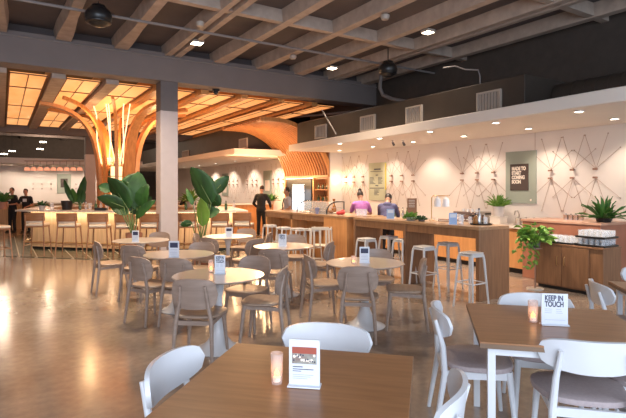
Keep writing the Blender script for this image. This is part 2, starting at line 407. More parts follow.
# wall ornaments
orn = None
def ornament(Y, label, group, X=WX, sc=1):
    global orn
    if orn is None:
        c = orn = thing('wall_ornament', label, 'wall decoration', (X, Y, 1.9), 0, group)
        for s in (1, -1):
            k = MB(); k.tube([(0,0,s*.075),(-.06,0,s*.075)], [.018,.018], 12); k.box(-.085,-.045,-.038,.038,s*.075-.017,s*.075+.017)
            k.build('knob', 'copper', c, .006)
            r = MB()
            for dy, dz in ((.20,.62),(-.20,.62),(.40,.36),(-.40,.36)):
                r.tube([(-.03,0,s*.085),(-.02,dy,s*(.075+dz))], .0038, 5); r.ell((-.02,dy,s*(.075+dz)), (.012,.012,.012), 6, 4)
            r.build('rods', 'rod', c)
    else: dup(orn, (X, Y, 1.9), 0, label, group)
pl = ['rightmost','second from the right','third from the right','fourth from the right','fifth from the right','sixth from the right','seventh from the right','eighth from the right','ninth from the right','tenth from the right','eleventh from the right','twelfth from the right']
for i, px in enumerate((597, 574, 552, 495, 478.6, 463.5, 414.5, 403, 392.5, 364, 355, 347.0)):
    where = 'right of the sage board' if i < 3 else ('between the boards' if i < 9 else 'left of the green menu board')
    ornament(YonX(px, WX), f'copper knobs with crossing rods on the near wall, {pl[i]} of the twelve', 'rod and knob ornaments on the cream wall')
for i, px in enumerate((284,279,274,257,253,248,238,234,230)):
    ornament(YonX(px, WX), f'distant pair of copper knobs with rods on the far kiosk wall, {ordn[i]} from the right', 'ornaments on the far kiosk wall')
for i, px in enumerate((33, 42, 51, 76)):
    X = XonY(px, 28); c = thing('wall_ornament', f'small copper ornament on the wall behind the far bar, {ordn[i]} from the left', 'wall decoration', (X, 28, 1.75), -pi/2, 'ornaments behind the far bar')
    for s in (1,-1):
        MB().box(-.1,0,-.05,.05,s*.12-.05,s*.12+.05).build('knob', 'copper', c, .01)

# sage board with brown sign
ya, yb = YonX(536.8, WX), YonX(506.5, WX)
c = thing('wall_sign', 'tall sage green board with a dark brown notice on the cream wall', 'sign', (WX-.001, (ya+yb)/2, 1.33), -pi/2)
w = (yb-ya)/2
# local: x -> along -Y of the room? rz=-90: local x -> -Y, local y -> +X
MB().box(-w, w, -.03, 0, 0, 1.06).build('board', 'sage', c, .004)
bx0, bx1, bz0, bz1 = -w+.12, w-.16, .26, .80
MB().box(bx0, bx1, -.045, -.03, bz0, bz1).build('notice', 'brownboard', c)
for i, s in enumerate(('MADE TO', 'START', 'COMING', 'SOON')):
    text(s, .098, 'cream', c, (bx0+.04, -.046, bz1-.125-i*.09), bold=.006, sx=.74)
MB().lathe([(.02,-.004),(.02,.004)], (0,0,0), 16).build('logo_dot', 'cream', c).matrix_local = Matrix.Translation((w-.11,-.031,.07)) @ Matrix.Rotation(pi/2,4,'X')
MB().tube([(w-.03,-.01,1.06),(w-.03,-.01,1.44)], .004, 6).build('hanging_wire', 'rod', c)
# menu board
ya, yb = YonX(386.3, WX), YonX(369.5, WX)
c = thing('menu_board', 'tall pale green menu board with dark lines of text above the purple barista', 'sign', (WX-.001, (ya+yb)/2, 1.30), -pi/2)
w = (yb-ya)/2
MB().box(-w, w, -.03, 0, 0, 1.06).build('board', 'menu', c, .004)
MB().box(w-.02, w+.005, -.035, 0, .3, 1.04).build('light_edge', mat('yellow_edge', (.75,.62,.12), .5), c)
tx = MB()
rr = random.Random(3)
for (z, a, b, h) in ((.86,-.12,.16,.035),(.81,-.28,.25,.012),(.70,-.05,.05,.025)): tx.box(a, b, -.034, -.03, z, z+h)
for z in [.64-.035*i for i in range(6)]:
    tx.box(-w+.05, -w+.05+rr.uniform(.15,.25), -.034, -.03, z, z+.014); tx.box(.06, .06+rr.uniform(.12,.2), -.034, -.03, z, z+.014)
tx.box(-.06,.06,-.034,-.03,.40,.425); tx.box(-w+.05,w-.06,-.034,-.03,.335,.355)
for z in [.29-.035*i for i in range(5)]: tx.box(-.12, -.12+rr.uniform(.12,.26), -.034, -.03, z, z+.013)
tx.build('menu_text', 'ink', c)
# far boards
X0, X1 = XonY(57, 28), XonY(71, 28)
c = thing('wall_sign', 'small sage green board on the wall behind the far bar', 'sign', ((X0+X1)/2, 27.99, 1.4), 0)
w = (X1-X0)/2; MB().box(-w, w, -.03, 0, 0, .98).build('board', 'sage', c); MB().box(-w*.5, w*.5, -.04, -.03, .3, .75).build('notice', 'brownboard', c)
for (p0, p1, z0, z1, lb) in ((222.5,228.5,1.3,2.35,'narrow grey green panel on the far kiosk wall behind the second potted plant'),(264,272,1.4,2.35,'narrow pale green board on the far wall above the man in black')):
    ya, yb = sorted((YonX(p0, WX), YonX(p1, WX)))
    c = thing('wall_sign', lb, 'sign', (WX, (ya+yb)/2, z0), -pi/2); w = (yb-ya)/2
    MB().box(-w, w, -.03, 0, 0, z1-z0).build('board', 'sage', c); MB().box(-w*.55, w*.55, -.04, -.03, .15, (z1-z0)*.6).build('notice', 'cream', c)

# back counter
c = thing('back_counter', 'low orange wood counter with pale top along the cream wall', 'counter', (8.3, 5.6, 0))
MB().box(-.02, .64, 0, 6.8, .86, .90).build('countertop', 'stone', c, .004)
MB().box(.03, .63, 0, 6.8, .10, .86).build('front_panel', 'orangewood', c)
MB().box(.10, .60, 0.05, 6.75, 0, .10).build('kick_base', 'black', c)
# terracotta counter
c = thing('service_counter', 'terracotta panelled counter with a spiky plant on top at the right', 'counter', (8.1, 4.16, 0))
MB().box(0, .84, 0, 1.40, .0, 1.03).build('panelled_body', 'terra', c, .006)
MB().box(-.02, .84, -.02, 1.42, 1.03, 1.07).build('countertop', mat('terracotta_top', (.50,.28,.19), .3), c, .004)
# cabinet
c = thing('cabinet', 'low walnut two door cabinet standing before the terracotta counter', 'cabinet', (7.55, 3.84, 0))
MB().box(0, .53, 0, 1.1, .05, .71).build('body', 'barwood', c, .004)
MB().box(-.02, .53, -.01, 1.11, .71, .735).build('cabinet_top', 'barwood', c, .003)
MB().box(.04, .5, .03, 1.07, 0, .05).build('plinth', 'black', c)
for (a, b, hy) in ((.205,.632,.58),(.640,1.06,.70)):
    d = MB().box(-.018, 0, a, b, .07, .70).build('door', 'barwood', c, .003)
    MB().tube([(-.02,hy,.40),(-.045,hy,.41),(-.045,hy,.53),(-.02,hy,.54)], .007, 6).build('handle', 'brass', d)

# trays and glasses
gl = None
def glass(loc, label, group, s=1):
    global gl
    if gl is None:
        gl = MB().lathe([(.030,0),(.034,.11),(.032,.11),(.027,.006),(.001,.006)], n=12).build('drinking_glass', 'glass'); tag(gl, label, 'glass', group); gl.location = loc; return gl
    r = gl.copy(); C.objects.link(r); r.location = loc; r['label'] = label; r['group'] = group; r.scale = (s,)*3; return r
def tray(x, y, z, lx, ly, label):
    c = thing('tray', label, 'tray', (x, y, z), 0)
    t = MB(); t.box(-lx, lx, -ly, ly, 0, .006)
    for a in (-1, 1): t.box(a*lx-.006, a*lx+.006, -ly, ly, 0, .03); t.box(-lx, lx, a*ly-.006, a*ly+.006, 0, .03)
    t.build('tray_body', 'black', c, .002)
tray(7.79, 4.60, .736, .20, .27, 'black tray of upturned glasses on the left of the cabinet')
tray(7.79, 4.06, .736, .20, .22, 'lower black tray of glasses at the right of the cabinet')
tray(7.79, 4.06, .866, .20, .22, 'upper black tray of glasses stacked at the right of the cabinet')
for ty, tz, ly, ny, gn, q in ((4.60,.743,.22,6,'glasses on the left tray','left tray on the cabinet'),(4.06,.743,.17,5,'glasses on the lower right tray','lower right tray'),(4.06,.873,.17,5,'glasses on the upper right tray','upper right tray')):
    for i in range(ny):
        for j in range(4):
            glass((7.64+.1*j, ty-ly+2*ly*i/(ny-1), tz), f'clear drinking glass standing on the {q}', gn)

# =====================================================================  COFFEE BAR
BX0, BX1, BH = 5.78, 6.47, 1.07
c = thing('bar_table', 'long walnut bar table with open front and solid end panels before the coffee bar', 'bar', (BX0, 4.66, 0))
MB().box(0, .69, 0, 2.98, BH-.045, BH).build('countertop', 'bartop', c, .004)
MB().box(.02, .67, .06, 2.92, BH-.17, BH-.045).build('apron', 'barwood', c, .003)
for y in (0.0, 1.52, 2.92): MB().box(0, .69, y, y+.06, 0, BH-.045).build('end_panel' if y != 1.52 else 'middle_panel', 'barwood', c, .003)
c = thing('service_bar', 'wooden service bar with recessed open bays below the curved glass case', 'bar', (BX0, 7.78, 0))
MB().box(-.01, .9, 0, 3.65, BH-.04, BH).build('countertop', 'bartop', c, .004)
MB().box(0, .88, .08, .90, 0, BH-.04).build('side_cabinet', 'orangewood', c, .003)
MB().box(.42, .88, .90, 3.62, 0, BH-.04).build('recess_panel', 'orangewood', c)
for y in (2.26, 3.56): MB().box(0, .42, y, y+.06, 0, BH-.04).build('partition', 'orangewood', c, .003)
MB().box(0, .42, .9, 3.6, BH-.16, BH-.04).build('apron', 'barwood', c)

# display case with curved frames
c = thing('display_case', 'curved glass pastry case with black arched ends on the service bar', 'display case', (5.9, 8.75, BH))
prof = [(0,.0)] + [(.0+.28*(1-cos(a)), .05+.22*sin(a)) for a in [pi/2*i/8 for i in range(9)]] + [(.46,.27)]
for y in (0, 1.25): MB().tube([(x, y, z) for x, z in prof]+[(.46,y,0)], .014, 8).build('arched_frame', 'black', c)
def fn(u, v):
    k = u*(len(prof)-1); i = min(int(k), len(prof)-2); t = k-i
    x = prof[i][0]*(1-t)+prof[i+1][0]*t; z = prof[i][1]*(1-t)+prof[i+1][1]*t
    dx, dz = prof[i+1][0]-prof[i][0], prof[i+1][1]-prof[i][1]
    return (x, v*1.25, z), (-dz, 0, dx)
MB().grid(fn, 20, 1, .006).build('curved_glass', 'caseglass', c)
MB().box(.05,.44,.03,1.22,.0,.02).build('case_base', 'steel', c); MB().box(.12,.44,.03,1.22,.13,.138).build('shelf', 'caseglass', c)
for i in range(5):
    o = MB().ell((0,0,.03), (.07,.07,.03), 12, 6).build('pastry', 'brown'); o.location = (6.15, 8.95+.2*i, BH+.02)
    tag(o, f'round brown pastry inside the curved glass case, {ordn[i]} from its right end', 'pastry', 'pastries in the glass case')

# metal stools
def make_stool():
    c = thing('bar_stool', 's', 'bar stool', (0,0,0)); w = .155
    s = MB(); w = .12; s.box(-w, w, -w, w, .735, .755); s.build('seat', 'whitemetal', c, .02)
    fr = MB(); h = .34
    for a in (-1, 1):
        fr.tube([(a*.146,-.146,h),(a*.146,.146,h)], .009, 6); fr.tube([(-.146,a*.146,h),(.146,a*.146,h)], .009, 6)
    fr.build('foot_ring', 'whitemetal', c)
    ap = MB()
    for a in (-1,1): ap.bar((a*.112,-.10,.715),(a*.112,.10,.715),.02,.04,side=(0,0,1)); ap.bar((-.10,a*.112,.715),(.10,a*.112,.715),.04,.02,side=(0,0,1))
    for a in (-1,1):
        for b in (-1,1): ap.tube([(a*.12,b*.115,.68),(a*.09,b*.115,.715),(a*.04,b*.11,.735)], .012, 6)
    ap.build('seat_frame', 'whitemetal', c)
    for a in (-1, 1):
        for b in (-1, 1):
            MB().tube([(a*.09,b*.09,.735),(a*.112,b*.112,.715),(a*.12,b*.12,.66),(a*.165,b*.165,0)], [.014,.017,.018,.013], 8).build('leg', 'whitemetal', c)
    return c
stool0 = None
def stool(loc, label, rz=0, group='white metal stools at the bar table'):
    global stool0
    if stool0 is None:
        stool0 = make_stool(); stool0.location = loc; stool0.rotation_euler.z = rz; stool0['label'] = label; stool0['group'] = group
    else: dup(stool0, loc, rz, label, group)
stool(L(471, 6.72), 'white metal stool nearest the right end panel of the bar table')
stool(L(424, 7.45), 'white metal stool in front of the middle panel of the bar table')
stool(L(448, 7.95), 'white metal stool tucked under the bar table between middle and right panels')
stool(L(366.5, 8.65), 'white metal stool before the left bay of the bar table, behind the candle table')
stool(L(389, 9.05), 'white metal stool tucked deep in the left bay of the bar table')
stool(L(403, 8.5), 'white metal stool just left of the middle panel of the bar table')
g = 'white metal stools at the service bar'
stool(L(270, 11.9), 'white metal stool at the left end of the service bar', 0, g)
stool(L(284, 11.2), 'white metal stool second from the left at the service bar', 0, g)
stool(L(298, 10.85), 'white metal stool at the middle bay of the service bar', 0, g)
stool(L(312, 10.75), 'white metal stool beside the pale high chair at the service bar', 0, g)
c = thing('high_chair', 'pale wooden child high chair beside the service bar side cabinet', 'high chair', L(321.5, 9.7), RZ(10))
MB().box(-.16,.16,-.16,.16,.50,.52).build('seat', 'cushion', c, .005)
MB().box(-.18,.18,.10,.28,.80,.82).build('tray', 'white', c, .006)
bb = MB()
for x in (-.12,0,.12): bb.box(x-.02,x+.02,-.175,-.16,.52,.84)
bb.box(-.17,.17,-.18,-.155,.82,.88).build('backrest', 'cushion', c, .004)
for a in (-1,1):
    for b in (-1,1): MB().bar((a*.21,b*.21,0),(a*.17,b*.17,.86),.03,.03).build('leg', 'cushion', c)
MB().box(-.19,.19,-.2,-.18,.2,.23).box(-.19,.19,.18,.2,.2,.23).build('stretcher', 'cushion', c)

# things on the bar
def card(loc, phi, w, h, label, kind, name='table_card', group=None):
    c = thing(name, label, 'sign', loc, RZ(phi), group)
    MB().box(-w/2-.004, w/2+.004, -.03, .03, 0, .006).build('base', 'paper', c, .001)
    MB().box(-w/2, w/2, -.004, .004, .004, h).build('card', 'bluecard' if kind == 'blue' else 'paper', c)
    for face in ((0,) if kind != 'x' else ()):
        y = -.0052
        if kind in ('keep', 'keeps'):
            text('KEEP IN\nTOUCH', h*.235, 'ink', c, (-w*.38, y, h*.78), bold=h*.007, sx=.52 if kind == 'keeps' else .68)
            t = MB()
            for i in range(3):
                for (a, b) in ((-.38,-.12),(.05,.3)): t.box(a*w, b*w*(.8+.1*i), y, y+.001, h*(.50-.06*i), h*(.512-.06*i))
            t.box(-.38*w, .4*w, y, y+.001, h*.16, h*.168); t.build('fine_print', 'greyink', c)
        elif kind == 'photo':
            MB().box(-.40*w, .40*w, y, y+.001, h*.48, h*.84).build('picture', mat('picture_print', (.22,.10,.08), .4, col2=(.35,.38,.33), scale=22), c)
            d = MB(); r2 = random.Random(5)
            for i in range(9):
                x = -.33*w+.082*w*i+r2.uniform(-.01,.01)*w; z = h*r2.uniform(.53,.67); d.ell((x, y-.0003, z), (w*r2.uniform(.03,.055),.0006,h*r2.uniform(.02,.035)), 10, 6)
            d.build('printed_plates', 'cream', c)
            d = MB()
            for i in range(10): d.ell((-.34*w+.075*w*i, y-.0007, h*r2.uniform(.52,.68)), (w*.024,.0006,h*.02), 8, 5)
            d.build('printed_spots', 'ink', c)
            MB().box(-.40*w, .40*w, y-.0002, y, h*.70, h*.84).build('picture_top', mat('red_print', (.35,.08,.05), .4), c)
            t = MB(); t.box(-.38*w,-.05*w,y,y+.001,h*.405,h*.422); t.box(-.38*w,.3*w,y,y+.001,h*.355,h*.37); t.box(-.38*w,-.1*w,y,y+.001,h*.315,h*.327)
            t.build('caption', 'ink', c)
            t = MB()
            for i in range(3): t.box(-.38*w,(.3-.1*i)*w,y,y+.001,h*(.24-.04*i),h*(.248-.04*i))
            t.build('fine_print', 'greyink', c)
        elif kind in ('pic', 'blue'):
            MB().box(-.38*w, .38*w, y, y+.001, h*.6, h*.9).build('picture', 'ink' if kind == 'pic' else 'paper', c)
            t = MB()
            for i in range(4): t.box(-.36*w,.34*w,y,y+.001,h*(.48-.09*i),h*(.50-.09*i))
            t.build('fine_print', 'greyink', c)
    return c
def candle(loc, h, r, label):
    c = thing('candle_holder', label, 'candle', loc, 0)
    MB().lathe([(r*.86,0),(r,h),(r*.93,h),(r*.80,.008),(.001,.008)], n=20).build('frosted_cup', 'frost', c)
    w = MB().lathe([(r*.6,.009),(r*.6,h*.22),(.001,h*.22)], n=14).build('tea_light', 'wax', c)
    MB().lathe([(.001,h*.23),(r*.42,h*.27),(r*.45,h*.34),(r*.2,h*.42),(.001,h*.5)], n=12).build('flame', 'flame', c)
    point(Vector(loc)+Vector((0,0,h*.5)), .05, (1,.5,.2), .02)
    return c
card(L(390.5, 9.05, BH), 0, .14, .18, 'small pale blue card on the bar table before the navy hoodie', 'blue')
card(BP(453, 5.9), 0, .125, .18, 'small blue card at the right of the bar table', 'blue')
glass(BP(461, 6.0), 'tall clear glass beside the blue card on the bar table', 'glasses on the bar table', 1.4)
for i, px in enumerate((358, 361.5, 365)):
    o = glass(BP(px, 6.2), 'clear glass by the purple barista on the bar table', 'glasses before the purple barista', 1.3)
def bottle(loc, m, label, group, h=.26):
    global bot0
    o = MB().lathe([(.001,0),(.035,0),(.037,.01),(.037,h*.58),(.014,h*.75),(.013,h),(.001,h)], n=12).build('bottle', m); o.location = loc
    MB().lathe([(.015,h-.02),(.015,h+.005),(.001,h+.005)], n=8).build('cap', 'black', o)
    return tag(o, label, 'bottle', group)
tray(*L(482, 7.9, BH), .13, .2, 'dark tray with bottles at the right of the bar table') if False else None
c = thing('tray', 'dark round tray with glassware on the bar table near its right end', 'tray', BP(481, 6.25)); MB().lathe([(.001,0),(.16,0),(.17,.02),(.16,.02),(.155,.006),(.001,.006)]).build('tray_body', 'black', c)
c = BP(479, 6.25, BH+.008); bottle(c, 'steel', 'tall steel flask on the round tray of the bar table', None, .24)
c = BP(475.5, 6.2, BH+.008); bottle(c, 'amber', 'short amber bottle on the round tray of the bar table', None, .16)
glass(BP(485.5, 6.28, BH+.008), 'clear tumbler on the round tray, right of the flask', 'tumblers on the round tray'); glass(BP(470, 6.3), 'clear tumbler on the bar table left of the round tray', 'tumblers on the round tray')
c = thing('book', 'flat brown book lying beside the twin heat lamps', 'book', L(445, 8.35, BH), RZ(30)); MB().box(-.1,.1,-.07,.07,0,.006).box(-.1,.1,-.07,.07,.03,.036).box(-.1,-.094,-.07,.07,.006,.03).build('cover', 'brown', c); MB().box(-.093,.096,-.066,.066,.006,.03).build('pages', 'cream', c)
# twin lamp
c = thing('heat_lamp', 'brass stand with two white dome lamps on the bar table', 'lamp', L(431.5, 8.6, BH), RZ(0))
MB().lathe([(.001,0),(.05,0),(.05,.012),(.012,.018),(.01,.03)]).tube([(0,0,.02),(0,0,.40),(.03,0,.43),(.30,0,.43)], .009, 8).build('stand', 'brass', c)
for x in (.105, .25):
    s = MB().tube([(x,0,.43),(x,0,.40)], .01, 8).lathe([(.015,.40),(.045,.385),(.062,.34),(.064,.24),(.058,.24),(.055,.34),(.001,.37)], (x,0,0), 16).build('dome_shade', 'pedestal', c)
# kraft stand
c = thing('menu_stand', 'brown upright menu board standing on the bar table', 'sign', L(412, 8.95, BH), RZ(5)); MB().box(-.085,.085,-.006,.006,.01,.38).build('board', 'brown', c, .003); MB().box(-.1,.1,-.03,.03,0,.012).build('foot', 'brown', c)
tt = MB()
for i in range(5): tt.box(-.06,.05,-.008,-.006,.34-.03*i,.348-.03*i)
tt.build('text_lines', 'cream', c)
# blue grey cup and red cloth bundle on service bar
o = MB().lathe([(.001,0),(.04,0),(.05,.14),(.044,.14),(.036,.01),(.001,.01)]).build('cup', mat('blue_grey_ceramic', (.22,.22,.33), .4)); o.location = BP(317, 5.86); tag(o, 'blue grey cup in front of the curved glass case', 'cup')
o = MB().ell((0,0,.05),(.10,.07,.045),12,8).ell((.05,.01,.07),(.05,.05,.045),10,6).ell((-.06,0,.045),(.05,.06,.04),10,6).build('cloth', 'red'); o.location = BP(341, 6.0); tag(o, 'crumpled red cloth at the right end of the service bar', 'cloth')
# vase ornament in front of wall lamp
o = MB().lathe([(.001,0),(.05,0),(.075,.08),(.07,.16),(.03,.24),(.022,.33),(.05,.42),(.001,.42)]).build('carafe', 'amber'); o.location = (8.55, YonX(334, 8.55)-.0, .90); tag(o, 'amber hourglass carafe on the back counter below the wall lamp', 'carafe')
c = thing('wall_lamp', 'small glowing wall lamp beside the wooden shelf unit', 'lamp', (8.72, 12.42, 1.92)); MB().tube([(0,0,0),(0,-.08,0)], .02, 8).build('bracket', 'brass', c); MB().ell((0,-.12,0),(.05,.05,.06)).build('globe', 'lampon', c); point((8.72,12.12,1.92), 3)
# back counter items
for i, (px, r, h) in enumerate(((520,.06,.13),(525,.06,.13),(530.5,.06,.13))):
    o = MB().lathe([(.001,0),(r,0),(r,h),(r*1.06,h+.01),(.02,h+.02),(.012,h+.04),(.001,h+.04)]).build('canister', 'steel'); X = 8.7; o.location = (X, max(YonX(px, X), 5.75), .90)
    o.location.y = 5.72+.17*(2-i); tag(o, f'lidded steel canister on the back counter, {ordn[i]} from the left of three', 'canister', 'steel canisters')
c = thing('sink_faucet', 'arched steel faucet over the back counter', 'faucet', (8.75, 6.08, .90)); MB().tube([(0,0,0),(0,0,.22),(-.04,0,.28),(-.12,0,.28),(-.15,0,.2)], .012, 8).build('spout', 'steel', c); MB().box(-.04,.04,-.10,.10,0,.02).build('base', 'steel', c, .004)
c = thing('espresso_machine', 'steel espresso machine on the back counter below the sage board', 'coffee machine', (8.62, 7.15, .90)); c.scale = (1,1,.62); MB().box(-.25,.25,-.32,.32,.03,.10).box(.02,.25,-.32,.32,.10,.34).box(-.22,.25,-.32,.32,.27,.38).build('body', 'steel', c, .012)
for y in (-.14, .14): MB().tube([(-.12,y,.27),(-.12,y,.22)], .035, 12).tube([(-.14,y,.225),(-.28,y,.21)], .012, 8).build('portafilter', 'black', c)
for i in range(4): 
    o = MB().lathe([(.001,0),(.03,0),(.038,.05),(.034,.05),(.027,.005),(.001,.005)], n=12).build('cup', 'pedestal'); o.location = (8.55+.0, 6.95+.12*i, .90+.38*.62+.001); tag(o, 'white cup warming on top of the espresso machine', 'cup', 'cups on the espresso machine')
for i, px in enumerate((566, 571, 576, 581)):
    X = 8.6; o = MB().lathe([(.001,0),(.045,0),(.045,.07),(.048,.075),(.048,.09),(.01,.095),(.01,.11),(.001,.11)], n=14).build('jar', 'steel'); o.location = (X, YonX(px, X), 1.07)
    tag(o, f'short steel condiment jar on the terracotta counter, {ordn[i]} from the left', 'jar', 'condiment jars')
tray(8.6, (YonX(566,8.6)+YonX(581,8.6))/2, 1.07, .07, .01, '') if False else None
for i in range(7):
    X = 8.72; bottle((X, 9.1+.16*i, .90), ('amber','greenb','steel')[i % 3], f'bottle on the back counter behind the navy barista, {ordn[i]} from the right', 'bottles on the back counter', .24)

# =====================================================================  WOODEN WAVE (arch) and niche
pf = [(6.15,3.60),(6.5,3.61),(6.85,3.60),(7.15,3.55),(7.5,3.42),(7.9,3.18),(8.2,2.86),(8.4,2.52),(8.52,2.25),(8.56,2.02)]
c = thing('slatted_canopy', 'curved wave of thin orange timber slats sweeping from ceiling down to the fridge niche', 'canopy', (0,0,0))
def strip(mb, pf, y0, y1, th, off=0):
    rings = []
    for i, (x, z) in enumerate(pf):
        a = pf[max(i-1,0)]; b = pf[min(i+1,len(pf)-1)]; dx, dz = b[0]-a[0], b[1]-a[1]; l = sqrt(dx*dx+dz*dz); nx, nz = dz/l, -dx/l
        p = Vector((x+nx*off, 0, z+nz*off)); q = Vector((x+nx*(off+th), 0, z+nz*(off+th)))
        rings.append([p+Vector((0,y0,0)), p+Vector((0,y1,0)), q+Vector((0,y1,0)), q+Vector((0,y0,0))])
    mb.ring(rings)
def smooth(pf, k=3):
    out = []
    for i in range(len(pf)-1):
        p0 = pf[max(i-1,0)]; p1 = pf[i]; p2 = pf[i+1]; p3 = pf[min(i+2,len(pf)-1)]
        for j in range(k):
            t = j/k; out.append(tuple(.5*((2*p1[a])+(-p0[a]+p2[a])*t+(2*p0[a]-5*p1[a]+4*p2[a]-p3[a])*t*t+(-p0[a]+3*p1[a]-3*p2[a]+p3[a])*t**3) for a in range(len(p1))))
    out.append(pf[-1]); return out
pfs = smooth(pf)
sl = MB()
for i in range(18): strip(sl, pfs, 12.52+i*.152, 12.52+i*.152+.05, .045, 0)
sl.build('slats', 'slat', c, ang=60)
bk = MB(); strip(bk, pfs, 12.5, 15.2, .02, -.021); bk.build('backing', 'slatback', c, ang=60)
for ya in (12.44, 15.22):
    ed = MB(); strip(ed, pfs, ya, ya+.05, .12, -.06); ed.build('edge_board', 'ply', c, ang=60)
c = thing('niche_frame', 'orange timber portal framing the fridge niche under the slatted wave', 'frame', (8.5, 12.5, 0))
for a, b in ((0,.06),(2.70,2.78),(.86,.92)): MB().box(0, .45, a, b, 0, 1.98).build('upright', 'orangewood', c, .004)
MB().box(-.02, .45, 0, 2.78, 1.98, 2.06).build('header', 'orangewood', c, .004)
MB().box(0, .02, .9, 2.7, 1.965, 1.98).build('light_strip', 'led', c)
c = thing('shelf_unit', 'orange wooden shelves of small bottles beside the fridge', 'shelf', (8.56, 12.57, 0))
for z in (.9, 1.2, 1.58, 1.94): MB().box(0, .38, 0, .78, z, z+.03).build('shelf', 'orangewood', c)
MB().box(.36,.38,0,.78,.9,1.97).build('back_panel', 'orangewood', c); MB().box(0,.38,0,.78,0,.9).build('base_cabinet', 'orangewood', c, .004)
for z in (1.23, 1.61):
    for i in range(6): bottle((8.66, 12.65+.13*i, z), ('amber','greenb')[i % 2], ('upper' if z > 1.5 else 'lower')+' shelf bottle in the timber shelves beside the fridge', ('upper' if z > 1.5 else 'lower')+' shelf bottles', .2)
c = thing('fridge', 'black glass door fridge glowing white in the timber niche', 'fridge', (8.5, 13.5, 0))
MB().box(0, .42, 0, 1.64, 0, 1.94).build('cabinet', 'black', c, .006)
MB().box(-.012, 0, .42, 1.2, .5, 1.78).build('lit_door', 'fridge', c)
fd = MB(); 
for z in (.5,.85,1.2,1.5,1.75): fd.box(-.02,-.012,.40,1.22,z-.012,z+.012)
fd.box(-.02,-.012,.40,.44,.5,1.75); fd.box(-.02,-.012,1.18,1.22,.5,1.75); fd.build('door_frame', 'steel', c)
area((8.35, 14.3, 1.2), 4, .8, 1.2, (.8,.9,1), (0, -pi/2, 0))
point((8.3, 13.4, 1.85), 5)  # warm fill light added to brighten the shelf unit, no lamp here
# far kiosk counter
c = thing('kiosk_counter', 'orange wooden counter of the far kiosk behind the man in black', 'counter', (6.3, 16.7, 0))
MB().box(0, .6, 0, 9, 0, 1.03).box(.6, 2.5, 0, .5, 0, 1.03).build('front_panel', 'orangewood', c, .004)
MB().box(-.03, .63, -.03, 9.03, 1.03, 1.07).box(.63, 2.5, -.03, .53, 1.03, 1.07).build('countertop', 'stone', c, .003)
area((7.2, 16.3, 2.3), 70, 2.5, .6, (1,.6,.3), (radians(-50),0,0))

# =====================================================================  ISLAND BAR (left)
TILE = tile_mat()
pts = [(15,12.9),(140,12.1),(248,12.6)]
P = [L(a, d).xy for a, d in pts]
back = [W(-2.6, 15.6).xy, W(-5.5, 17.2).xy, W(-9.0, 16.4).xy]
poly = [tuple(p) for p in P+back]
cen = Vector((sum(p[0] for p in poly)/6, sum(p[1] for p in poly)/6))
def offs(poly, d):
    out = []; m = len(poly)
    for i in range(m):
        a, b, c_ = Vector(poly[i-1]), Vector(poly[i]), Vector(poly[(i+1) % m])
        n1 = (b-a).normalized(); n2 = (c_-b).normalized(); n1 = Vector((n1.y,-n1.x)); n2 = Vector((n2.y,-n2.x)); nn = (n1+n2); nn = nn/nn.length/max(.5, nn.normalized().dot(n1))
        s = 1 if (b-cen).dot(nn) > 0 else -1
        out.append(tuple(b+nn*s*d))
    return out
def ringprism(mb, outer, inner, z0, z1):
    m = len(outer)
    q = [[Vector((*outer[i], z0)), Vector((*inner[i], z0)), Vector((*inner[i], z1)), Vector((*outer[i], z1))] for i in range(m)]
    mb.ring(q, closed=True); return mb
c = thing('island_bar', 'large angular island bar with pale top and lit oak panelling', 'bar', (0,0,0))
ringprism(MB(), poly, offs(poly, -.75), 1.03, 1.07).build('countertop', 'stone', c)
face = offs(poly, -.33)
ringprism(MB(), face, offs(poly, -.70), 0.08, 1.03).build('panelled_front', 'paleoak', c)
ringprism(MB(), offs(poly, -.37), offs(poly, -.68), 0.0, .08).build('kick_base', 'black', c)
fr = MB(); fo = offs(poly, -.18); fr.tube([(x,y,.22) for x,y in fo], .02, 8, closed=True)
fr.build('foot_rail', 'brass', c)
led = offs(poly, -.30); ringprism(MB(), offs(poly,-.26), led, 1.015, 1.029).build('light_strip', 'led', c)
for i in range(3):
    a, b = Vector(offs(poly,-.2)[i-1 if i else 5]), Vector(offs(poly,-.2)[i]); 
    mid = (a+b)/2; dd = b-a; area((mid.x, mid.y, 1.0), 9, dd.length*.95, .1, (1,.76,.52), (0,0,math.atan2(dd.y,dd.x)))
t = struct(ringprism(MB(), offs(poly, 1.0), offs(poly, -.36), 0, .012).build('trim_tile_band', TILE, flat=True), 'dark green tile band around the island bar')

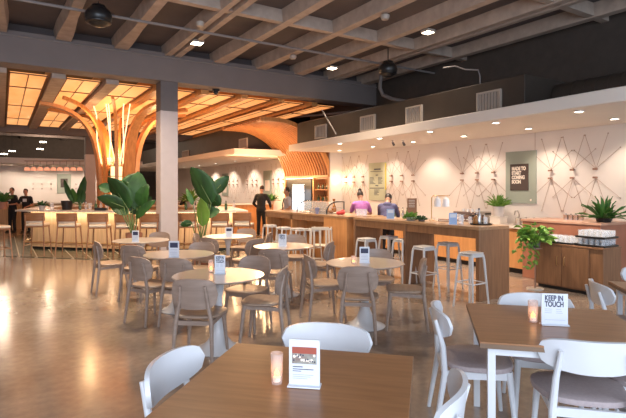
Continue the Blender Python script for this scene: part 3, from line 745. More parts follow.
# upholstered wooden stools
def make_bstool():
    c = thing('counter_stool', 's', 'bar stool', (0,0,0))
    MB().box(-.21,.21,-.2,.2,.715,.775).build('seat_cushion', 'cushion', c, .025)
    def fb(u, v):
        x = (u-.5)*.46; y = -.21+.05*(x/.23)**2*1.0-.03*v; return (x, y, .84+.2*v), (2*.05*x/.053, -1, 0)
    MB().grid(fb, 10, 2, .025).build('backrest', 'stoolwood', c)
    def fb2(u, v):
        x = (u-.5)*.40; y = -.185+.05*(x/.23)**2-.02*v; return (x, y, .79+.12*v), (2*.05*x/.053, -1, 0)
    MB().grid(fb2, 8, 2, .03).build('back_pad', 'cushion', c)
    for a in (-1,1):
        MB().tube([(a*.24,-.24,0),(a*.20,-.19,.74),(a*.20,-.215,.98)], [.013,.019,.014], 8).build('leg', 'stoolwood', c)
        MB().tube([(a*.24,.22,0),(a*.19,.17,.72)], [.013,.019], 8).build('leg', 'stoolwood', c)
    MB().tube([(-.225,.19,.25),(.225,.19,.25)], .012, 6).tube([(-.22,-.215,.33),(.22,-.215,.33)], .012, 6).tube([(-.225,-.21,.25),(-.22,.19,.25)], .012, 6).tube([(.225,-.21,.25),(.22,.19,.25)], .012, 6).build('stretcher', 'stoolwood', c)
    MB().box(-.2,.2,-.19,.19,.685,.715).build('seat_frame', 'stoolwood', c, .004)
    return c
bs = None
for px, d, phi, lb in ((37.7,11.95,-8,'second stool from the left end of the island bar'),(69.5,11.75,-8,'third stool from the left of the island bar'),(100,11.55,-8,'stool just left of the big leafy plant'),(127,11.4,-6,'stool behind the stems of the big leafy plant'),(152,11.5,2,'stool just left of the front column'),
                       (190,11.75,6,'stool behind the second potted plant'),(222,11.9,6,'stool right of the second potted plant'),(244,12.0,8,'rightmost stool at the island bar'),(-2,11.2,40,'cropped stool at the left edge of the picture')):
    full = f'walnut stool with cream cushion, {lb}'
    if bs is None: bs = make_bstool(); bs.location = L(px,d,.012); bs.rotation_euler.z = RZ(phi); bs['label'] = full; bs['group'] = 'walnut stools around the island bar'
    else: dup(bs, L(px,d,.012), RZ(phi), full, 'walnut stools around the island bar')

# curved wooden tree ribs
core = W(-5.81, 14.6)
c = thing('rib_tree', 'tree-like cluster of curved orange plywood ribs rising from the island bar', 'decorative structure', (core.x, core.y, 0))
rp = smooth([(.50,0),(.50,.8),(.50,1.6),(.52,2.2),(.57,2.65),(.70,3.15),(.98,3.6),(1.43,3.88),(2.05,4.0)])
for k in range(10):
    a = RZ(0)+2*pi*k/10; dr = Vector((cos(a), sin(a), 0)); tg = Vector((-sin(a), cos(a), 0)); rings = []
    wd = .05 if k in (2,3,7,8) else .17
    for i, (r, z) in enumerate(rp):
        A = rp[max(i-1,0)]; B = rp[min(i+1,len(rp)-1)]; tt = Vector((B[0]-A[0], B[1]-A[1])).normalized(); nr, nz = tt.y, -tt.x
        p = dr*r+Vector((0,0,z)); nv = dr*nr+Vector((0,0,nz)); w = wd*(1-.35*max(0,(z-2.6)/1.5))
        rings.append([p+tg*w-nv*.03, p-tg*w-nv*.03, p-tg*w+nv*.06, p+tg*w+nv*.06])
    if k in (0,1,2,3,4,5,6,7,8,9) : MB().ring(rings).build('rib', 'ply', c, ang=60)
c = thing('light_tubes', 'glowing pale light tubes rising between the plywood ribs', 'lamp', (core.x, core.y, 0))
for i, (x0, x1) in enumerate(((-.30,-.42),(-.08,-.10),(.10,-.04),(.24,.34),(.33,.50))):
    a = W(x0, -.45); b = W(x1, -.5); m_ = W((x0*1.0+x1)/2+(.06 if i % 2 else -.05), -.48)
    MB().tube([(a.x,a.y,2.35),(m_.x,m_.y,3.0),(b.x,b.y,3.75),(b.x*1.15,b.y*1.15,4.06)], .016, 8).build('tube', 'tube', c)
# bottle shelves ring
c = thing('bottle_rack', 'round glass bottle rack glowing among the plywood ribs', 'shelf', (core.x, core.y, 0))
for z in (1.25, 1.62, 1.98, 2.28): MB().lathe([(.20,z),(.46,z),(.46,z+.02),(.20,z+.02)], n=32).build('shelf', 'caseglass' if z < 1.2 else 'brass', c)
MB().lathe([(.17,1.07),(.20,1.07),(.20,2.3),(.17,2.3)], n=24).build('lit_core', emis('rack_core_glow', (1,.66,.32), .9), c)
MB().lathe([(.001,1.03),(.47,1.03),(.47,1.10),(.001,1.10)], n=32).build('rack_base', 'ply', c); MB().lathe([(.001,0),(.45,0),(.45,1.03),(.001,1.03)], n=24).build('rack_cabinet', 'ply', c)
for zi, z in enumerate((1.27, 1.64, 2.0, 2.3)):
    for k in range(12):
        a = 2*pi*k/12+.1*zi
        if cos(a-(-pi/2-TH)) < -.1: continue
        r = .38; loc = (core.x+r*cos(a), core.y+r*sin(a), z)
        if zi == 3: glass(loc, 'glass on the top ring of the bottle rack', 'glasses on the top ring of the rack', 2.2)
        else: bottle(loc, ('amber','greenb','steel','glass')[(k+zi) % 4], ['lowest','middle','upper'][zi]+' ring bottle in the round rack among the ribs', ['lowest','middle','upper'][zi]+' ring bottles of the rack', .22)
point((core.x, core.y, 2.7), 34, (1,.62,.3), .25)
for dx, dy in ((-.9,-.9),(1.1,-.6),(0,1.2)): point((core.x+dx, core.y+dy, 3.3), 14, (1,.62,.3), .15)

# things on the island bar
rr = random.Random(11)
for i, px in enumerate((52, 80, 86, 90, 96, 101, 107, 186, 194, 216, 226, 234)):
    q = L(px, 12.45+ (0.5 if px < 110 else .45), 1.07)
    if i % 3 == 0: glass(q, f'glass standing on the island bar, {ordn[i]} object from its left', 'glassware on the island bar', 1.6)
    else: bottle(q, ('amber','greenb','glass')[i % 3], f'bottle standing on the island bar, {ordn[i]} object from its left', 'bottles on the island bar', .24)
c = thing('napkin_tray', 'small dark tray on the island bar below the leafy plant', 'tray', L(101, 12.5, 1.07), RZ(-8)); MB().box(-.14,.14,-.08,.08,0,.01).box(-.14,.14,-.08,-.07,.01,.07).box(-.14,.14,.07,.08,.01,.07).box(-.14,-.13,-.07,.07,.01,.07).box(.13,.14,-.07,.07,.01,.07).build('tray_body', 'black', c)
# pendants above far bar
for i in range(9):
    px = 27+6.6*i; q = L(px, 22.0, 2.45)
    c = thing('pendant_lamp', f'small glowing peach pendant lamp in the row over the far counter, {ordn[i]} from the left', 'lamp', q, 0, 'row of peach pendants')
    MB().lathe([(.02,.16),(.10,.12),(.12,0),(.11,0),(.09,.11),(.001,.14)], n=14).build('shade', emis('peach_shade', (1,.42,.24), .32) if i == 0 else bpy.data.materials['peach_shade'], c)
    MB().tube([(0,0,.15),(0,0,.42)], .006, 5).build('cord', 'black', c)
o = MB().tube([tuple(L(24,22.0,2.88)), tuple(L(84,22.0,2.88))], .02, 6).build('pendant_rail', 'rod'); tag(o, 'thin bronze rail carrying the row of peach pendants', 'rail')
c = thing('far_counter', 'pale counter behind the island bar where two staff stand', 'counter', (0,0,0))
a, b = L(-5, 20.2), L(88, 20.2); MB().bar((a.x,a.y,.5),(b.x,b.y,.5), .6, 1.0, side=(CT*0,0,0) if False else (ST,CT,0)).build('body', 'paleoak', c); MB().bar((a.x,a.y,1.02),(b.x,b.y,1.02), .7, .05, side=(ST,CT,0)).build('countertop', 'stone', c)

# =====================================================================  PLANTS
def leafblade(mb, p0, p1, width, side, droop=.15, fold=.12, n=10):
    """broad blade from p0 to p1, side = direction of its width"""
    p0, p1 = Vector(p0), Vector(p1); ax = p1-p0; ln = ax.length; s = Vector(side); s = (s-ax*(s.dot(ax)/ln**2)).normalized(); nn = s.cross(ax).normalized()
    if nn.z < 0: nn = -nn
    def fn(u, v):
        t = v; w = width/2*(sin(pi*min(1,t**.8*.97+.03)))**.65*(1 if t < .98 else .3); x = (u-.5)*2
        p = p0+ax*t + s*(w*x) + nn*(droop*ln*sin(pi*t)*.6) + nn*(abs(x)**1.3*fold*w*2) + nn*(.012*sin(t*22+x*3)*abs(x))
        return p, nn
    mb.grid(fn, 6, n, .004); return mb
def curve(a, b, k=6, bow=(0,0,0)):
    a, b, bow = Vector(a), Vector(b), Vector(bow); return [a.lerp(b, i/k)+bow*sin(pi*i/k) for i in range(k+1)]
def planter(name_label, cat, loc, r, h, m, group=None):
    c = thing('potted_plant', name_label, cat, loc, 0, group)
    MB().lathe([(.001,0),(r*.78,0),(r,h),(r*.92,h),(r*.88,h-.04),(.001,h-.04)]).build('pot', m, c)
    MB().lathe([(.001,h-.05),(r*.87,h-.05),(r*.87,h-.03),(.001,h-.028)]).build('soil', 'soil', c)
    return c
def bigplant(label, px, d, h, r, rim, leaves):
    base = L(px, d); c = planter(label, 'potted plant', base, r, h, 'pot')
    side0 = Vector((CT, -ST, 0)); fwd = Vector((ST, CT, 0))
    for (bx, by, tx_, ty, w, off, m, kind) in leaves:
        p0 = D(bx, by, d+off*.5)-base; p1 = D(tx_, ty, d+off)-base
        ax = p1-p0; s = ax.cross(fwd); s = s.normalized()+fwd*.35*(1 if kind else -1)
        lf = leafblade(MB(), p0, p1, w, s, .10, .10).build('leaf', m, c, ang=80)
        st = curve((random.uniform(-.04,.04),random.uniform(-.04,.04),h-.04), p0, 6, fwd*(off*.2))
        MB().tube(st, [.014-.001*i for i in range(7)], 6).tube([p0.lerp(p1,.0), p0.lerp(p1,.5)+(p1-p0).cross(s).normalized()*0], [.009,.003], 5).build('stem', 'stem', lf)
    return c
bigplant('large banana-leaved plant in a floor pot left of the front column', 134, 10.3, .70, .17, 236, [
    (128,209,108,177,.46,-.3,'leaf',1),(137,209,138,171,.44,.1,'leaf',0),(124,207,97,197,.30,-.4,'leaf',1),(136,218,156,200,.20,-.2,'leaf',1),
    (112,190,98,186,.22,-.1,'leaf',0),(122,190,143,174,.36,.3,'leaf',0),(130,212,152,197,.34,.3,'leaf',0),(132,207,120,180,.42,.2,'leaf',1),(140,207,148,184,.34,0,'leaf',1),(128,214,110,202,.26,.2,'leaf',0)])
bigplant('tall banana-leaved plant in a terracotta floor pot right of the front column', 201, 9.4, .60, .17, 243, [
    (211,203,191,167,.46,-.2,'leaf',1),(213,193,229,176,.26,.2,'leaf',0),(202,226,201,198,.28,-.4,'leafl',1),(210,198,221,205,.30,.1,'leaf',0),
    (192,223,180,225,.14,-.3,'leaf',1),(193,205,186,188,.10,.1,'leafm',0),(208,210,213,180,.30,.3,'leaf',0),(206,215,220,210,.22,0,'leaf',1)])
def bush(label, loc, potr, poth, potm, n_, ln, wd, leafm, up=(20,80), cat='potted plant', seed=1, nopot=False, trail=0):
    r = random.Random(seed)
    c = thing('potted_plant', label, cat, loc, 0) if nopot else planter(label, cat, loc, potr, poth, potm)
    mb = MB(); st = MB()
    for i in range(n_):
        a = r.uniform(0, 2*pi); e = radians(r.uniform(*up)); l = ln*r.uniform(.65, 1.05)
        b = Vector((cos(a)*potr*.4, sin(a)*potr*.4, poth-.03)); dr = Vector((cos(a)*cos(e), sin(a)*cos(e), sin(e)))
        p1 = b+dr*l*.45; p2 = p1+Vector((dr.x, dr.y, dr.z-.25)).normalized()*l*.6
        if trail: p1 = b+dr*l*.9*r.random(); p2 = p1+Vector((cos(a+r.uniform(-1,1)), sin(a), r.uniform(-.5,.6))).normalized()*wd*1.5
        if not trail: leafblade(mb, b, p2, wd, Vector((-sin(a), cos(a), 0)), .12, .15, 5)
        else: leafblade(mb, p1, p2, wd, Vector((-sin(a), cos(a), .3)), .12, .15, 4); st.tube([b, p1], .004, 4)
    if trail: st.build('stems', 'stem', c)
    mb.build('foliage', leafm, c, ang=80); return c
# pothos on stand
q = Vector((7.30, YonX(535, 7.30), 0))
c = thing('plant_stand', 'slim copper plant stand beside the walnut cabinet', 'stand', q)
MB().lathe([(.001,0),(.13,0),(.13,.015),(.001,.02)]).build('base', 'stone', c); MB().tube([(0,0,.01),(0,0,.66)], .012, 8).build('post', 'copper', c); MB().lathe([(.001,.655),(.11,.655),(.11,.67),(.001,.67)]).build('top_plate', 'copper', c)
pp = bush('trailing pothos plant in a dark pot on the copper stand', (q.x, q.y, .67), .09, .16, 'greycol', 130, .29, .09, 'leafl', (-10, 85), seed=4, trail=1)
mb = MB(); st = MB(); r = random.Random(9)
fw = Vector((-CT, ST, 0)); toward = Vector((-ST, -CT, 0))
for (vx, dz) in ((.16,-.42),(.24,-.30),(.05,-.40),(.30,-.15)):
    pts_ = curve((0,0,.15), fw*vx*1.2+toward*.10+Vector((0,0,.12+dz)), 9, Vector((0,0,.12))+toward*.05); st.tube(pts_, .004, 4)
    for i, pnt in enumerate(pts_[2:]):
        for s in (-1,1): leafblade(mb, pnt, pnt+Vector((r.uniform(-.06,.06), r.uniform(-.06,.06), -.05+r.uniform(-.03,.05))), .06, (1,s,0), .1, .1, 4)
st.build('trailing_stems', 'stem', pp); mb.build('trailing_leaves', 'leafl', pp, ang=80)
X = 8.45; bush('spiky dark green plant on the terracotta counter', (X, YonX(604, X), 1.07), .13, .07, 'black', 60, .38, .06, 'leafm', (12, 85), seed=6)
X = 8.66; bush('bushy green plant in a pale pot before the sage board', (X, YonX(498.5, X), .90+.16), .12, .20, 'potw', 70, .27, .04, 'leafl', (25, 88), seed=7)
c = thing('riser', 'small pale riser box under the potted plant on the back counter', 'box', (X, YonX(498.5, X), .90)); MB().box(-.13,.13,-.13,.13,0,.02).box(-.12,.12,-.12,.12,.02,.14).box(-.13,.13,-.13,.13,.14,.16).build('box', 'stone', c, .004)
bush('leafy green salad plant on the bar table by the brown menu board', L(411, 8.55, BH), .09, .06, 'potw', 60, .13, .06, 'leafl', (5, 80), seed=8)
bush('small dark green plant right of the salad plant on the bar table', L(421.5, 8.35, BH), .06, .05, 'greycol', 40, .09, .05, 'leaf', (10, 80), seed=10)
bush('bushy green plant on the far kiosk counter by the man in black', L(271, 18.0, 1.07), .15, .12, 'potw', 40, .30, .1, 'leafm', (10, 85), seed=12)
bush('yellow green plant on the island bar behind the second potted plant', L(190, 15.6, 1.07), .15, .15, 'potw', 40, .45, .1, 'leafl', (15, 85), seed=13)
bush('leafy plant in a terracotta pot at the left edge on the island bar', L(2, 13.3, 1.07), .14, .20, 'pot', 30, .35, .09, 'leafm', (20, 85), seed=14)
bush('small dark plant on the island bar between staff and banana plant', L(42, 12.85, 1.07), .08, .12, 'potw', 20, .17, .07, 'leaf', (10, 80), seed=15)
c = planter('upright banana-leaved plant in a black pot on the island bar', 'potted plant', L(67, 13.0, 1.07), .15, .24, 'black')
b0 = L(67, 13.0, 1.07)
for (bx, by, tx_, ty, w, m) in ((74,203,64,179,.16,'leaf'),(77,202,85,176,.22,'leaf'),(76,202,72,188,.2,'leafm'),(79,204,84,190,.2,'leaf')):
    p0 = D(bx,by,13.0)-b0; p1 = D(tx_,ty,13.0)-b0; fwd = Vector((ST,CT,0)); s = (p1-p0).cross(fwd)
    lf = leafblade(MB(), p0, p1, w, s, .1, .1).build('leaf', m, c, ang=80); MB().tube(curve((0,0,.2), p0, 4), .010, 6).build('stem', 'stem', lf)

# =====================================================================  CAFE TABLES
rt = None
def roundtable(px, d, label):
    global rt
    if rt is None:
        c = rt = thing('round_table', label, 'table', L(px,d), 0, 'round white pedestal tables')
        MB().lathe([(.001,.725),(.40,.725),(.452,.738),(.46,.745),(.455,.752),(.001,.752)], n=56).build('tabletop', 'tabwhite', c)
        MB().lathe([(.001,0),(.235,0),(.24,.008),(.225,.018),(.15,.05),(.10,.11),(.055,.22),(.036,.38),(.038,.54),(.06,.66),(.12,.725),(.001,.725)], n=36).build('pedestal', 'pedestal', c)
    else: dup(rt, L(px,d), 0, label, 'round white pedestal tables')
roundtable(218.7, 4.96, 'round pedestal table nearest on the left, with a white KEEP IN TOUCH card')
roundtable(179, 6.56, 'round pedestal table behind the nearest left one, before the front column')
roundtable(141, 8.35, 'round pedestal table farthest left, below the big leafy plant')
roundtable(365, 5.8, 'round pedestal table right of centre with candle and card')
roundtable(283.5, 7.5, 'round pedestal table in the centre before the service bar')
roundtable(228, 9.05, 'round pedestal table farthest back, left of the man in black')

def crest(w, h, zc, yc, bend, dip, th, lean=.12, n=16, ex=2.6):
    """rounded bent backrest"""
    def fn(u, v):
        a = (u-.5)*2; e = (1-abs(a)**ex)**(1/ex) if abs(a) < 1 else 0; e = max(e, .06)
        x = a*w/2; z = zc + (v-.5)*h*e - dip*(1-a*a) ; y = yc + bend*a*a - lean*(z-zc)
        return (x, y, z), (2*bend*a/(w/2), -1, -lean)
    return MB().grid(fn, n, 6, th)
def squircle(rx, ry, k=3.2, n=32): 
    out = []
    for i in range(n):
        a = 2*pi*i/n; ca, sa = cos(a), sin(a)
        out.append((rx*abs(ca)**(2/k)*(1 if ca >= 0 else -1), ry*abs(sa)**(2/k)*(1 if sa >= 0 else -1)))
    return out
def seatmesh(rx, ry, z0, z1, y0=0, k=3.0, dome=0):
    mb = MB(); rings = []
    for f, z in ((.93,z0),(.985,z0+.006),(1,(z0+z1)/2),(.985,z1-.005),(.94,z1),(.5,z1-dome),(.02,z1-dome)):
        rings.append([Vector((x*f*(1+.06*(y>0)), y*f+y0, z)) for x, y in squircle(rx, ry, k)])
    return mb.ring(rings)
def make_chair(kind):
    if kind == 'brown':
        c = thing('cafe_chair', 's', 'chair', (0,0,0)); wm, sm = 'chairwood', 'chairseat'
        seatmesh(.225, .215, .435, .465, 0, 3, .006).build('seat', sm, c, ang=50)
        crest(.43, .285, .668, -.235, .055, 0, .02, ex=3.1, n=20).build('backrest', wm, c, ang=50)
        for a in (-1,1):
            MB().tube([(a*.19,-.27,0),(a*.165,-.22,.42),(a*.13,-.222,.60),(a*.115,-.252,.745)], [.014,.022,.018,.013], 8).build('leg', wm, c)
            MB().tube([(a*.20,.20,0),(a*.165,.155,.435)], [.014,.023], 8).build('leg', wm, c)
        f = MB(); f.bar((-.165,.15,.41),(.165,.15,.41),.04,.02,side=(0,0,1)); f.bar((-.165,-.205,.40),(.165,-.205,.40),.04,.02,side=(0,0,1))
        for a in (-1,1): f.bar((a*.165,-.21,.40),(a*.165,.15,.41),.04,.02,side=(0,0,1))
        f.build('seat_frame', wm, c)
    else:
        c = thing('dining_chair', 's', 'chair', (0,0,0)); wm = 'white'
        seatmesh(.245, .23, .425, .465, 0, 2.8, .004).build('seat', 'mauve', c, ang=50)
        crest(.54, .185, .725, -.285, .085, .012, .022, ex=2.9, n=26).build('backrest', wm, c, ang=50)
        for a in (-1,1):
            MB().tube([(a*.215,-.30,0),(a*.20,-.235,.40),(a*.185,-.245,.58),(a*.17,-.292,.745)], [.014,.022,.019,.013], 10).build('leg', wm, c)
            MB().tube([(a*.215,.215,0),(a*.19,.175,.43)], [.014,.023], 10).build('leg', wm, c)
        f = MB(); f.bar((-.19,.172,.40),(.19,.172,.40),.05,.022,side=(0,0,1)); f.bar((-.20,-.232,.395),(.20,-.232,.395),.05,.022,side=(0,0,1))
        for a in (-1,1): f.bar((a*.195,-.23,.395),(a*.19,.17,.40),.05,.022,side=(0,0,1))
        f.build('seat_frame', wm, c)
    return c
CH = {}
def chair(kind, loc, phi, label, group):
    if kind not in CH:
        CH[kind] = make_chair(kind); c = CH[kind]; c.location = loc; c.rotation_euler.z = RZ(phi); c['label'] = label; c['group'] = group
    else: dup(CH[kind], loc, RZ(phi), label, group)
G = 'brown cafe chairs around the round tables'
for px, d, phi, lb in (
    (201.5, 4.66, 6, 'nearest one, backrest towards us, left of the nearest round table'),
    (263, 5.15, -82, 'facing left at the right side of the nearest round table'),
    (247, 5.72, 200, 'facing us behind the nearest round table'),
    (184, 5.98, 12, 'backrest towards us, before the second left round table'),
    (153, 6.05, 32, 'turned right, at the left of the second round table'),
    (112, 7.75, 55, 'farthest left, side-on beside the table under the big plant'),
    (141, 7.3, 15, 'before the farthest left table, half hidden by the turned one'),
    (155, 9.0, 185, 'facing us behind the farthest left table'),
    (197, 7.25, 188, 'facing us behind the second left round table'),
    (216, 8.4, 28, 'left front of the farthest back round table'),
    (208, 8.95, 88, 'side-on at the left of the farthest back table, behind plant stems'),
    (243, 9.85, 190, 'facing us behind the farthest back round table'),
    (247, 8.15, -50, 'right front of the farthest back round table'),
    (258, 9.2, -85, 'side-on between the farthest back table and the man in black'),
    (276, 6.9, 8, 'backrest towards us before the central round table'),
    (325, 6.1, 72, 'side-on at the left of the table with the candle'),
    (317, 7.6, -70, 'side-on at the right of the central round table'),
    (293, 8.5, 182, 'facing us behind the central round table'),
    (358, 5.38, 6, 'backrest towards us before the table with the candle'),
    (404, 5.75, -80, 'side-on at the right of the table with the candle'),
    (376, 6.4, 190, 'facing us behind the table with the candle'),
): chair('brown', L(px, d), phi, 'taupe wooden cafe chair, '+lb, G)

# square tables
def squaretable(name_label, TL, yaw, s=.98):
    # TL = far-left corner (lat, depth)
    y = radians(yaw); ex = Vector((cos(y), -sin(y))); ey = Vector((sin(y), cos(y)))
    ctr = Vector(TL)+ex*s/2-ey*s/2
    c = thing('square_table', name_label, 'table', W(ctr.x, ctr.y), RZ(yaw))
    h = s/2
    MB().box(-h, h, -h, h, .738, .75).build('tabletop', 'tabwood', c, .002)
    MB().box(-h+.001, h-.001, -h+.001, h-.001, .712, .7378).build('underside_board', 'edge', c)
    i = h-.07; a = MB()
    for k in (-1,1): a.box(-i, i, k*i-.01, k*i+.01, .66, .712); a.box(k*i-.01, k*i+.01, -i, i, .66, .712)
    a.build('apron', 'white', c)
    for p in (-1,1):
        for q in (-1,1): MB().box(p*i-.022, p*i+.022, q*i-.022, q*i+.022, 0, .711).build('leg', 'white', c, .003)
    return c
YAW = 13.0
squaretable('square brown wood table nearest at the bottom, with candle and photo card', (-.432, 2.77), YAW)
squaretable('square brown wood table at the right with candle and KEEP IN TOUCH card', (1.172, 3.75), YAW)
squaretable('square brown wood table cropped by the right edge of the picture', (2.79, 4.63), YAW)
G2 = 'white dining chairs around the square tables'
for lat, d, phi, lb in (
    (-.455, 2.33, 103, 'at the left side of the nearest square table'),
    (.03, 2.70, 193, 'behind the nearest square table, facing us'),
    (.36, 2.15, -68, 'cropped at the bottom, at the right side of the nearest table'),
    (1.13, 3.40, 98, 'side-on at the left of the right square table'),
    (1.57, 2.89, 13, 'in front of the right square table, backrest towards us'),
    (1.66, 3.56, 193, 'behind the right square table, facing us'),
    (2.75, 4.26, 103, 'at the left of the cropped right-hand table, before the cabinet'),
    (3.46, 4.9, 193, 'behind the cropped right-hand table at the edge of the picture'),
    (2.08, 3.12, 283, 'tucked under the far right side of the right square table'),
): chair('white', W(lat, d), phi, 'white dining chair '+lb, G2)

card(L(304.5, 2.16, .752), 9, .137, .205, 'white card with a food photo on the nearest square table', 'photo')
candle(L(276.8, 2.19, .752), .135, .029, 'lit candle in a frosted cup on the nearest square table')
card(L(554.5, 3.13, .752), 9, .158, .20, 'white KEEP IN TOUCH card on the right square table', 'keep')
candle(L(533, 3.2, .752), .14, .032, 'lit candle in a frosted cup on the right square table')
card(L(220, 5.02, .752), 0, .108, .19, 'white KEEP IN TOUCH card on the nearest round table', 'keeps')
candle(L(211, 5.1, .752), .13, .03, 'candle cup beside the card on the nearest round table')
card(L(174, 6.2, .752), 0, .13, .21, 'white card with a dark picture on the second left round table', 'pic')
card(L(135.5, 8.0, .752), 0, .11, .19, 'white card on the farthest left round table', 'pic')
card(L(364.5, 5.75, .752), 0, .115, .19, 'white card with a dark picture beside the candle right of centre', 'pic')
candle(L(353.5, 5.7, .752), .09, .03, 'lit candle on the round table right of centre')
card(L(282.5, 7.4, .752), 0, .12, .19, 'white card on the central round table', 'keeps')
card(L(229, 8.9, .752), 0, .13, .17, 'white card on the farthest back round table', 'pic')
card(L(232, 9.0, .752), 60, .1, .15, 'second smaller card on the farthest back round table', 'x') if False else None

# =====================================================================  PEOPLE
def person(label, loc, phi, h, lean, hl, hr, shirt, trousers, hair='short', sleeves=1, headtilt=0, extra=None, cap=None):
    s = h/1.75; c = thing('person', label, 'person', loc, RZ(phi)); c.scale = (s,)*3
    U = Vector((0, sin(lean), cos(lean))); H = Vector((0,-.03-.05*(lean > .2),.94)); ch = H+U*.36; nk = H+U*.53
    hu = Vector((0, sin(lean+headtilt), cos(lean+headtilt))); hd = nk+hu*.175; hf = Vector((0, hu.z, -hu.y))
    def torso(mb, e=0):
        mb.ell(H, (.155+e,.11+e,.13+e)); mb.ell(H+U*.17, (.135+e,.095+e,.16+e), rot=Matrix.Rotation(-lean,3,'X')); mb.ell(ch, (.165+e,.11+e,.17+e), rot=Matrix.Rotation(-lean,3,'X'))
        mb.cap(ch+Vector((-.14,0,0))+U*.09, ch+Vector((.14,0,0))+U*.09, .065+e, .065+e); mb.tube([H, ch], [.13+e,.14+e], 14, .75)
    sh = {}; el = {}
    def arm(sd, hand):
        S = ch+U*.09+Vector((sd*.175,0,0)); T = Vector(hand); v = T-S; l = min(v.length, .55); T = S+v.normalized()*l
        a = .29; b = .27; x = (a*a-b*b+l*l)/(2*l); hgt = sqrt(max(0, a*a-x*x)); pole = Vector((sd*.6,-.5,-.7)); vn = v.normalized(); pole = (pole-vn*pole.dot(vn)).normalized()
        return S, S+vn*x+pole*hgt, T
    body = MB(); torso(body); body.cap(nk-U*.06, nk+hu*.08, .058, .052)
    R = Matrix.Rotation(-(lean+headtilt),3,'X')
    body.ell(hd, (.075,.095,.115), rot=R); body.ell(hd-hu*.06+hf*.03, (.055,.06,.06), rot=R); body.cap(hd+hf*.09, hd+hf*.112-hu*.022, .010, .014, 8)
    for sd in (-1,1): body.ell(hd+Vector((sd*.078,0,0))-hu*.005, (.012,.02,.03), 8, 6)
    arms = [arm(-1, hl), arm(1, hr)]
    for sd, (S, E, T) in zip((-1,1), arms):
        body.cap(S, E, .05, .038); body.cap(E, T, .037, .025)
        dv = (T-E).normalized(); pc = T+dv*.05; body.ell(pc, (.038,.022,.05), rot=dv.to_track_quat('Z','Y').to_matrix())
        xs = dv.orthogonal().normalized(); xs = Vector((1,0,0))-dv*dv.x; xs = xs.normalized() if xs.length > .1 else dv.orthogonal().normalized(); dn = dv.cross(xs)*(-1 if dv.cross(xs).z > 0 else 1)
        for k, (o_, fl) in enumerate(((-.03,.058),(-.011,.07),(.009,.066),(.028,.052))):
            a0 = T+dv*.09+xs*o_; a1 = a0+dv*fl*.5+dn*.008; a2 = a1+dv*fl*.35+dn*fl*.35; body.cap(a0, a1, .010, .009, 6); body.cap(a1, a2, .009, .0075, 6)
        a0 = T+dv*.03-xs*sd*.032; a1 = a0+dv*.035-xs*sd*.022; body.cap(a0, a1, .012, .010, 6); body.cap(a1, a1+dv*.028, .010, .009, 6)
    legs = []
    for sd in (-1,1):
        hp = H+Vector((sd*.085,0,-.03)); kn = Vector((sd*.10,.0,.50)); an = Vector((sd*.11,-.03,.09)); legs.append((hp,kn,an))
        body.cap(hp, kn, .088, .058); body.cap(kn, an, .056, .038)
    bo = body.build('body', 'skin', c)
    rm = bo.modifiers.new('remesh', 'REMESH'); rm.mode = 'VOXEL'; rm.voxel_size = .013; rm.use_smooth_shade = True
    def remesh(o):
        r_ = o.modifiers.new('remesh', 'REMESH'); r_.mode = 'VOXEL'; r_.voxel_size = .016; r_.use_smooth_shade = True
        return o
    g = MB(); torso(g, .02)
    for (S, E, T) in arms:
        if sleeves: g.cap(S, E, .066, .054); g.cap(E, E.lerp(T,.93), .052, .042)
        else: g.cap(S, S.lerp(E,.7), .066, .058)
    remesh(g.build('shirt', shirt, c))
    g = MB(); g.ell(H-Vector((0,0,.03)), (.17,.125,.12))
    for hp, kn, an in legs: g.cap(hp, kn, .10, .072); g.cap(kn, an, .070, .058)
    remesh(g.build('trousers', trousers, c))
    for sd in (-1,1):
        MB().ell((sd*.115,.05,.045), (.048,.14,.048), 12, 8).box(sd*.115-.045,sd*.115+.045,-.08,.18,0,.02).build('shoe', 'black', c)
    g = MB(); g.ell(hd+hu*.025-hf*.012, (.084,.098,.105), rot=R)
    if hair == 'bun': g.ell(hd+hu*.14-hf*.02, (.05,.05,.05)); g.ell(hd+hu*.10-hf*.02, (.03,.03,.04))
    if hair == 'long': g.ell(hd-hu*.08-hf*.05, (.075,.05,.12), rot=R)
    ho = g.build('hair', 'hair', c)
    # trim the hair from the face by keeping it behind
    f = MB()
    for sd in (-1,1): f.ell(hd+hf*.088+Vector((sd*.03,0,0))-hu*.002, (.012,.006,.007), 8, 6)
    f.build('eyes', 'black', c); MB().ell(hd+hf*.092-hu*.058, (.024,.006,.007), 8, 6).build('mouth', mat('lip', (.3,.1,.08), .5) if 'lip' not in bpy.data.materials else bpy.data.materials['lip'], c)
    for me in (ho.data,):
        bm = bmesh.new(); bm.from_mesh(me); dl_ = [v for v in bm.verts if (v.co-hd).dot(hf) > .045 and (v.co-hd).dot(hu) < .07]
        bmesh.ops.delete(bm, geom=dl_, context='VERTS'); bm.to_mesh(me); bm.free()
    if cap:
        g = MB(); g.ell(hd+hu*.055-hf*.005, (.09,.105,.085), rot=R); g.ell(hd+hu*.035+hf*.12, (.065,.07,.012), rot=R); g.build('cap', cap, c)
    if extra: extra(c, H, U, ch, nk, hd)
    return c
person('person in a black jacket and trousers seen from behind, standing left of the service bar', L(261.5,17.0), 12, 1.74, .05, (-.22,.22,.98), (.26,.22,1.0), 'blackcloth', 'blackcloth', headtilt=.3)
person('person with a hair bun in a purple shirt behind the bar table', L(361,11.6), -5, 1.60, .22, (-.22,.40,1.0), (.20,.38,1.12), 'purple', 'blackcloth', 'bun', 0, .3)
def hood(c, H, U, ch, nk, hd): MB().ell(nk-U*.03+Vector((0,-.06,0)), (.12,.08,.07)).build('hood', 'navy', c)
person('person in a navy hoodie and dark cap bending over behind the bar table', L(387,10.6), 15, 1.60, .42, (-.20,.62,1.02), (.22,.62,1.0), 'navy', 'blackcloth', 'short', 1, .45, hood, 'black')
